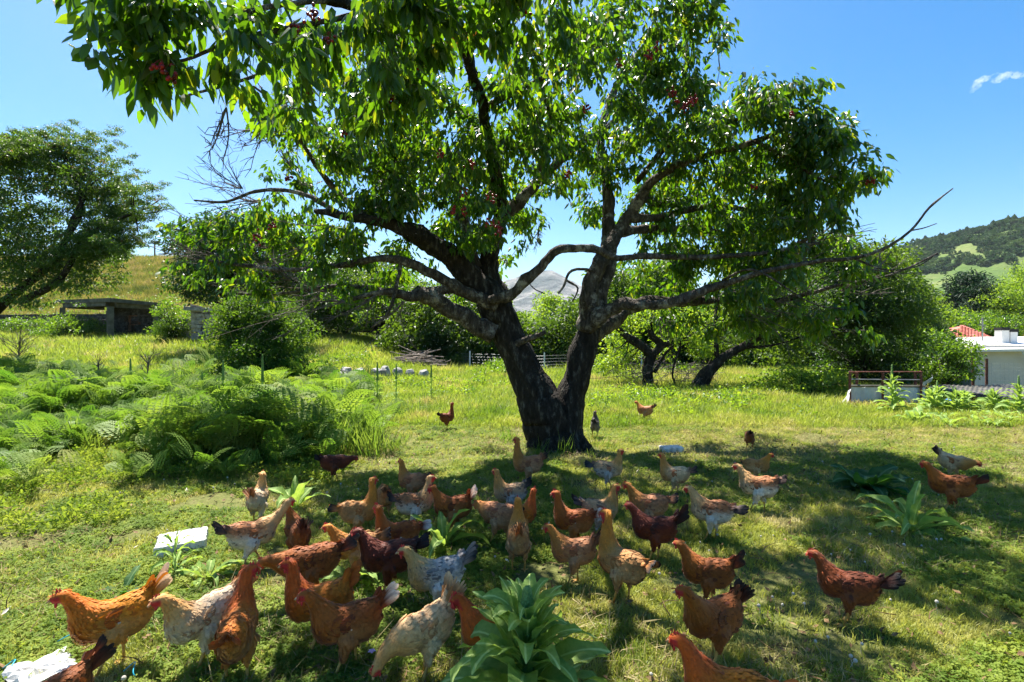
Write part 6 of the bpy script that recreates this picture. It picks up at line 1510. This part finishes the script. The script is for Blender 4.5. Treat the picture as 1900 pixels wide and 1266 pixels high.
    # legs
    for s in (0, 1):
        b = MB(); k_ = hk[s]; f_ = ft[s] + [0, 0, .010]
        b.tube([k_ + [0, 0, .012], k_, (k_ + f_) / 2, f_], [.0095, .0085, .0062, .0072], 7)
        for an, L in ((0, .050), (34, .042), (-34, .042), (180, .024)):
            dr = np.array([math.cos(R(an)), math.sin(R(an)), 0]); b.tube([f_, f_ + dr * L * .55 + [0, 0, -.002], f_ + dr * L + [0, 0, -.008]], [.0062, .0046, .0022], 5)
        b.build('leg', legm or M_leg, root, True)
    # head
    def hw(v): return H + hf * v[0] + hs * v[1] + hu * v[2]
    b = MB(); V_ = []; base_ = [(.034, .000), (.022, .010)]
    ring = [(.0, .0075), (.45, .0068), (.8, .0042), (1, .0008)]
    b.tube([hw((.029 + .022 * t, 0, .000 - .006 * t * t)) for t, r in ring], [r for t, r in ring], 7); b.build('beak', M_beak, root, True)
    cs = 1.5 if pal in ('grey', 'red', 'gold', 'orange') else 1.1
    b = MB(); prof = [(.030, .010), (.031, .019), (.024, .0225), (.023, .034), (.016, .026), (.013, .037), (.006, .027), (.001, .034), (-.004, .024), (-.010, .018)]
    tp = [(x_, .018 + (z_ - .018) * cs) for x_, z_ in prof]; VV = []
    for x_, z_ in tp:
        for s in (-1, 1): VV.append(hw((x_, s * .0018, z_)))
    for x_ in (.030, .010, -.010):
        for s in (-1, 1): VV.append(hw((x_, s * .003, .012)))
    FF = []
    for i in range(len(tp) - 1): FF.append((2 * i, 2 * i + 1, 2 * i + 3, 2 * i + 2))
    m0 = 2 * len(tp)
    for s in (0, 1):
        for i in range(len(tp) - 1): FF.append((2 * i + s, 2 * i + 2 + s, m0 + (0 if i < 3 else (2 if i < 6 else 4)) + s))
    b.add(VV, FF); b.build('comb', M_comb, root)
    b = MB()
    for s in (-1, 1): b.ball(hw((.020, s * .0075, -.020 - .003 * cs)), (.0062, .0042, .0090 * cs), 7, 5)
    b.build('wattles', M_comb, root, True)
    for s in (-1, 1):
        b = MB(); b.ball(hw((.0125, s * .0175, .007)), (.0042, .0036, .0042), 8, 6); b.build('eye', M_eye, root, True)
    return root

A_, L_f, R_f, T_ = 90, 180, 0, -90
hen(205, 1250, 180, 'gold', 'golden orange hen striding at the lower left beside the torn white scrap', 'mid', 1.03, 52, .13, stride=.05, seed=1)
hen(372, 1250, 206, 'pale', 'pale hen with a dark red face, half hidden behind the orange one seen from behind', 'mid', 1.0, 40, seed=2)
hen(440, 1280, 80, 'orange', 'orange hen seen from behind with its head turned to the right', 'up', 1.02, 20, .085, hyaw=-70, hy=-.03, stride=.01, seed=3)
hen(590, 1215, 176, 'orange', 'tall orange red hen with a dark fanned tail, just behind the white tailed one', 'up', 1.02, 62, .11, seed=4)
hen(640, 1256, 180, 'red', 'red brown hen with a white tail tip in the front row', 'mid', 1.0, 42, .12, stride=.05, seed=5)
hen(572, 1128, 178, 'redbrown', 'brown hen with a black tail stooping behind the tall orange red one', 'low', 1.05, 25, .13, seed=6)
hen(655, 1078, 180, 'buff', 'buff brown hen with a black tail, walking left past the brown one with lowered head', 'mid', .92, 15, .11, seed=7)
hen(718, 1108, 178, 'dark', 'dark mahogany hen standing in shade left of the grey speckled hen', 'mid', 1.05, 25, .10, seed=8)
hen(735, 1052, 182, 'red', 'red hen with a pale edged tail behind the dark mahogany one', 'up', .95, 10, .09, seed=9)
hen(806, 1140, 186, 'grey', 'grey speckled hen with a bright red comb and face', 'mid', 1.0, 38, .12, stride=.02, seed=10)
hen(785, 1262, 214, 'cream', 'cream hen pecking downwards in the front row with its tail raised', 'dip', 1.0, 68, .13, hyaw=8, seed=11)
hen(915, 1262, 178, 'orange', 'orange necked hen peering out from behind the big front mullein', 'mid', 1.0, 30, seed=12)
hen(470, 1062, 8, 'pied', 'white and brown hen with a black tail stretching its neck to the right', 'stretch', .97, 25, .10, stride=.06, seed=13, legm=M_legd)
hen(552, 1052, 105, 'redbrown', 'brown hen seen from behind with head lowered and tail cocked', 'mid', .92, 70, .09, hyaw=40, hy=.04, seed=14)
hen(478, 975, 70, 'pale', 'pale hen seen from behind with a brown tail, highest of the left group', 'up', .90, 62, .09, seed=15)
hen(622, 893, 5, 'dark', 'dark red hen foraging in the shade at the edge of the ferns', 'low', .95, 30, .08, seed=16)
hen(668, 1000, 0, 'buff', 'buff hen with raised neck and black tail, facing right', 'tall', .92, 8, .10, seed=17)
hen(713, 962, 95, 'buff', 'small golden buff hen seen from behind, right of the raised buff neck', 'low', .85, 62, .07, seed=18)
hen(763, 935, 150, 'salmon', 'salmon hen with a black tipped tail above the white breasted one', 'up', .88, 25, .09, seed=19)
hen(772, 986, 10, 'pied', 'white breasted hen with a black tail, facing right beside the white tailed red one', 'up', .95, 22, .09, seed=20)
hen(838, 996, 172, 'red', 'red brown hen with a fanned white tipped tail behind the bright green leaves', 'mid', .95, 58, .12, seed=21)
hen(978, 903, 182, 'salmon', 'tall buff hen standing alone before the tree trunk', 'tall', 1.02, 42, .08, seed=22)
hen(945, 960, 178, 'greypied', 'mottled grey and salmon hen with a dark raised tail, left of the trunk shadow', 'up', .92, 52, .10, seed=23)
hen(925, 1014, 140, 'salmon', 'speckled salmon hen walking away beside the hen with a black tail stripe', 'low', 1.0, 30, .06, stride=.05, seed=24)
hen(968, 1004, 30, 'orange', 'orange hen looking right, behind the one with a black tail stripe', 'up', .85, 20, .06, seed=25)
hen(962, 1062, 92, 'buff', 'orange buff hen seen straight from behind with an upright black tail', 'up', 1.0, 66, .10, stride=.0, spread=.35, seed=26)
hen(1062, 1018, 176, 'red', 'upright red brown hen left of the two pale hens in the middle', 'up', .95, 22, .08, seed=27)
hen(1062, 1084, 180, 'salmon', 'brown salmon hen with lowered head and cocked tail in front of the upright red one', 'mid', .92, 50, .10, seed=28)
hen(1152, 1118, 142, 'buff', 'large buff hen with tall neck and ruffled tail in the middle foreground', 'tall', 1.03, 8, .085, hyaw=30, stride=.02, seed=29)
hen(1115, 990, 8, 'greypied', 'white backed hen with grey tail facing right, beside the mottled brown back', 'up', .92, 25, .11, seed=30)
hen(1130, 914, 6, 'greypied', 'speckled hen with a buff neck and dark tail, right of the trunk foot', 'up', .92, 8, .11, seed=31)
hen(1200, 984, 180, 'salmon', 'salmon pink hen with a black tail tip, nose to nose with the white backed one', 'mid', .98, 18, .10, seed=32)
hen(1212, 1034, 180, 'dark', 'dark brown hen with a tall black tail', 'mid', 1.0, 45, .14, seed=33)
hen(1250, 922, 178, 'white_back', 'pale backed hen with a buff neck and small black tail, in the sun patch', 'up', .90, 15, .09, seed=34)
hen(1318, 1000, 172, 'pied', 'white bellied hen with a brown saddle and black tail', 'mid', .98, 2, .12, seed=35)
hen(1405, 897, 10, 'buff', 'golden brown hen facing right behind the walking white bellied one', 'mid', .82, 12, .05, seed=36)
hen(1405, 950, 176, 'pied', 'white bellied hen walking left with a black tail, farther right', 'mid', 1.02, 28, .09, stride=.06, seed=37)
hen(1391, 834, 95, 'redbrown', 'small brown hen seen from behind, farthest right on the sunny meadow', 'low', .85, 66, .06, seed=38)
hen(830, 800, 35, 'brown', 'lone brown hen with raised head in the bright meadow left of the tree', 'tall', .90, 35, .07, seed=39, hyaw=-20)
hen(1104, 815, 88, 'slate', 'dark slate hen seen from behind, right beside the trunk', 'back', .95, 45, .07, seed=40)
hen(1196, 785, 165, 'salmon', 'tiny distant buff hen in the tall grass right of the trunk', 'mid', .95, 40, .10, seed=41)
hen(1762, 954, 180, 'redbrown', 'red brown hen with a rounded black tail at the right, before the pale one', 'mid', 1.04, 28, .11, seed=42)
hen(1772, 894, -20, 'white_back', 'pale hen with a buff breast turned towards the camera, farthest right', 'low', .92, 55, .10, hyaw=-30, seed=43)
hen(1570, 1152, 180, 'brown', 'mahogany hen with a black fanned tail standing alone at lower right', 'mid', .93, 26, .13, stride=.012, seed=44)
hen(1310, 1122, 180, 'redbrown', 'shaded brown hen with a black tail tip, behind the one facing the camera', 'mid', .92, 45, .11, seed=45)
hen(1322, 1234, 218, 'redbrown', 'orange brown hen coming towards the camera with a bright patch on its back', 'mid', .98, 60, .09, seed=46)
hen(1345, 1395, 178, 'orange', 'orange hen cropped by the bottom edge, lifting its head at lower right', 'mid', 1.0, 15, .09, seed=47, hyaw=0)
hen(85, 1400, 196, 'redbrown', 'brown hen with only its raised dark tail and back showing at the bottom left', 'low', .86, 48, .12, seed=48)

# ================================================================ SMALL THINGS
M_foam, nt, out = newmat('white_foam')
v = nt.nodes.new('ShaderNodeTexVoronoi'); v.inputs['Scale'].default_value = 180; tc = nt.nodes.new('ShaderNodeTexCoord'); nt.links.new(tc.outputs['Object'], v.inputs['Vector'])
princ(nt, out, ramp(nt, noise(nt, 14, 4, .6, 'Object'), [(.3, (.40, .38, .34)), (.45, (.60, .59, .56)), (.6, (.70, .70, .68))]), .8, .2, bump(nt, v.outputs['Distance'], .3, .003))
def foam(name, px, d, size, rz, label, seed, dimples=True, jag=.004):
    g = np.random.default_rng(seed); w, l, h = size; nx, ny = 26, 24; V = []; F = []
    for j in range(ny + 1):
        for i in range(nx + 1):
            x = (i / nx - .5) * w; y = (j / ny - .5) * l; z = h + g.normal(0, .0008)
            ex = (i in (0, nx)) or (j in (0, ny))
            if ex: z -= .006; x += g.normal(0, jag); y += g.normal(0, jag)
            if dimples and not ex and (i % 5 in (2,)) and (j % 4 in (2,)): z -= .014
            V.append((x, y, z))
    W_ = nx + 1
    for j in range(ny):
        for i in range(nx): F.append((j * W_ + i, j * W_ + i + 1, (j + 1) * W_ + i + 1, (j + 1) * W_ + i))
    bord = [i for i in range(nx + 1)] + [j * W_ + nx for j in range(1, ny + 1)] + [ny * W_ + i for i in range(nx - 1, -1, -1)] + [j * W_ for j in range(ny - 1, 0, -1)]
    k = len(V)
    for q in bord: V.append((V[q][0] * 1.0, V[q][1], -.01))
    m_ = len(bord)
    for i in range(m_): F.append((bord[i], k + i, k + (i + 1) % m_, bord[(i + 1) % m_]))
    x = (px - 950) / FPX * d; b = MB(); b.add(V, F)
    o = b.build(name, M_foam, None, False, (x, d, g1(x, d) + .012), (.02, -.02, rz)); tag(o, label, 'foam block'); return o
foam('foam_block', 339, 3.38, (.275, .25, .080), R(28), 'dimpled white foam slab lying in the grass at left', 1)
foam('foam_block', 1246, 6.45, (.24, .16, .05), .1, 'small white foam piece on the sunny grass right of the tree trunk', 3, False, .012)
# crumpled white scrap at the bottom edge
g = np.random.default_rng(8); V = []; F = []
for j in range(9):
    for i in range(17):
        x = (i / 16 - .5) * .30; y = (j / 8 - .5) * .20
        z = .018 + .012 * math.sin(i * 1.9 + j) + g.normal(0, .005) + (.055 * ss(.07, .15, x) * (1 - abs(j - 5) / 7)) - (.015 if j in (0, 8) else 0); V.append((x + g.normal(0, .004), y + g.normal(0, .004), float(z)))
for j in range(8):
    for i in range(16): F.append((j * 17 + i, j * 17 + i + 1, (j + 1) * 17 + i + 1, (j + 1) * 17 + i))
x = (98 - 950) / FPX * 2.12; b = MB(); b.add(V, F)
tag(b.build('white_scrap', M_foam, None, False, (x, 2.08, g1(x, 2.1) + .035), (0, 0, -.62)), 'crumpled torn white scrap at the bottom left edge', 'scrap')
m, nt, out = newmat('blue_twine'); princ(nt, out, (.02, .36, .50), .5, .3)
for px, d, n_, lb in ((135, 2.30, .10, 'short thread of turquoise twine lying under the golden orange hen'), (245, 2.08, .05, 'loop of bright blue twine at the bottom edge right of the brown tail'), (20, 2.12, .05, 'bit of turquoise twine at the bottom left corner')):
    x = (px - 950) / FPX * d; b = MB(); z = g1(x, d); k = np.linspace(0, 1, 12)
    pts_ = np.stack([x + n_ * (k - .5) * 1.4, d + .03 * np.sin(k * 5), z + .045 + .022 * np.sin(k * PI)], -1); b.tube(pts_, .0022, 5); tag(b.build('twine', m, None, True), lb, 'twine')
# lilac flower
m, nt, out = newmat('lilac_petal'); princ(nt, out, (.55, .42, .72), .6, .2)
x = (688 - 950) / FPX * 2.20; d = 2.20; z = g1(x, d); fl_ = tag(empty('wild_flower', (x, d, z)), 'single small lilac flower in front of the white tailed red hen', 'flower')
b = MB(); b.tube([(0, 0, 0), (.004, 0, .06)], .0012, 4); b.build('stem', M_grass, fl_)
for k in range(5):
    a = k * 2 * PI / 5; o = MB(); c_, s_ = math.cos(a), math.sin(a); P5 = [(0, 0, 0), (c_ * .010 - s_ * .007, s_ * .010 + c_ * .007, .003), (c_ * .019, s_ * .019, .001), (c_ * .010 + s_ * .007, s_ * .010 - c_ * .007, .003)]
    o.add(np.array(P5) + [.004, 0, .062], [(0, 3, 2, 1)]); o.build('petal', m, fl_)
# orange cloth caught in the crown
m, nt, out = newmat('orange_cloth'); c = ramp(nt, noise(nt, 12, 3, .5), [(.3, (.42, .08, .015)), (.7, (.62, .17, .03))]); p_ = princ(nt, None, c, .6, .2); t_ = nt.nodes.new('ShaderNodeBsdfTranslucent'); nt.links.new(c, t_.inputs['Color']); mx = nt.nodes.new('ShaderNodeMixShader'); mx.inputs[0].default_value = .45
nt.links.new(p_, mx.inputs[1]); nt.links.new(t_.outputs[0], mx.inputs[2]); nt.links.new(mx.outputs[0], out.inputs['Surface'])
g = np.random.default_rng(4); V = []; F = []
tpl = [(812, 84), (835, 68), (858, 58), (872, 60), (885, 48), (903, 46)]; bpl = [(812, 92), (835, 88), (858, 88), (872, 90), (888, 84), (894, 66)]
for i in range(6):
    for j in range(5):
        t = j / 4; px = tpl[i][0] * (1 - t) + bpl[i][0] * t; py = tpl[i][1] * (1 - t) + bpl[i][1] * t; V.append(P(px, py, 4.78 + .05 * math.sin(i * 2.2 + j * 1.4) + (.05 if i in (2, 3) else 0)))
for i in range(5):
    for j in range(4): F.append((i * 5 + j, i * 5 + j + 1, i * 5 + j + 6, i * 5 + j + 5))
b = MB(); b.add(V, F); tag(b.build('orange_cloth', m, None, True), 'torn orange cloth caught behind a branch fork high in the cherry tree', 'cloth')
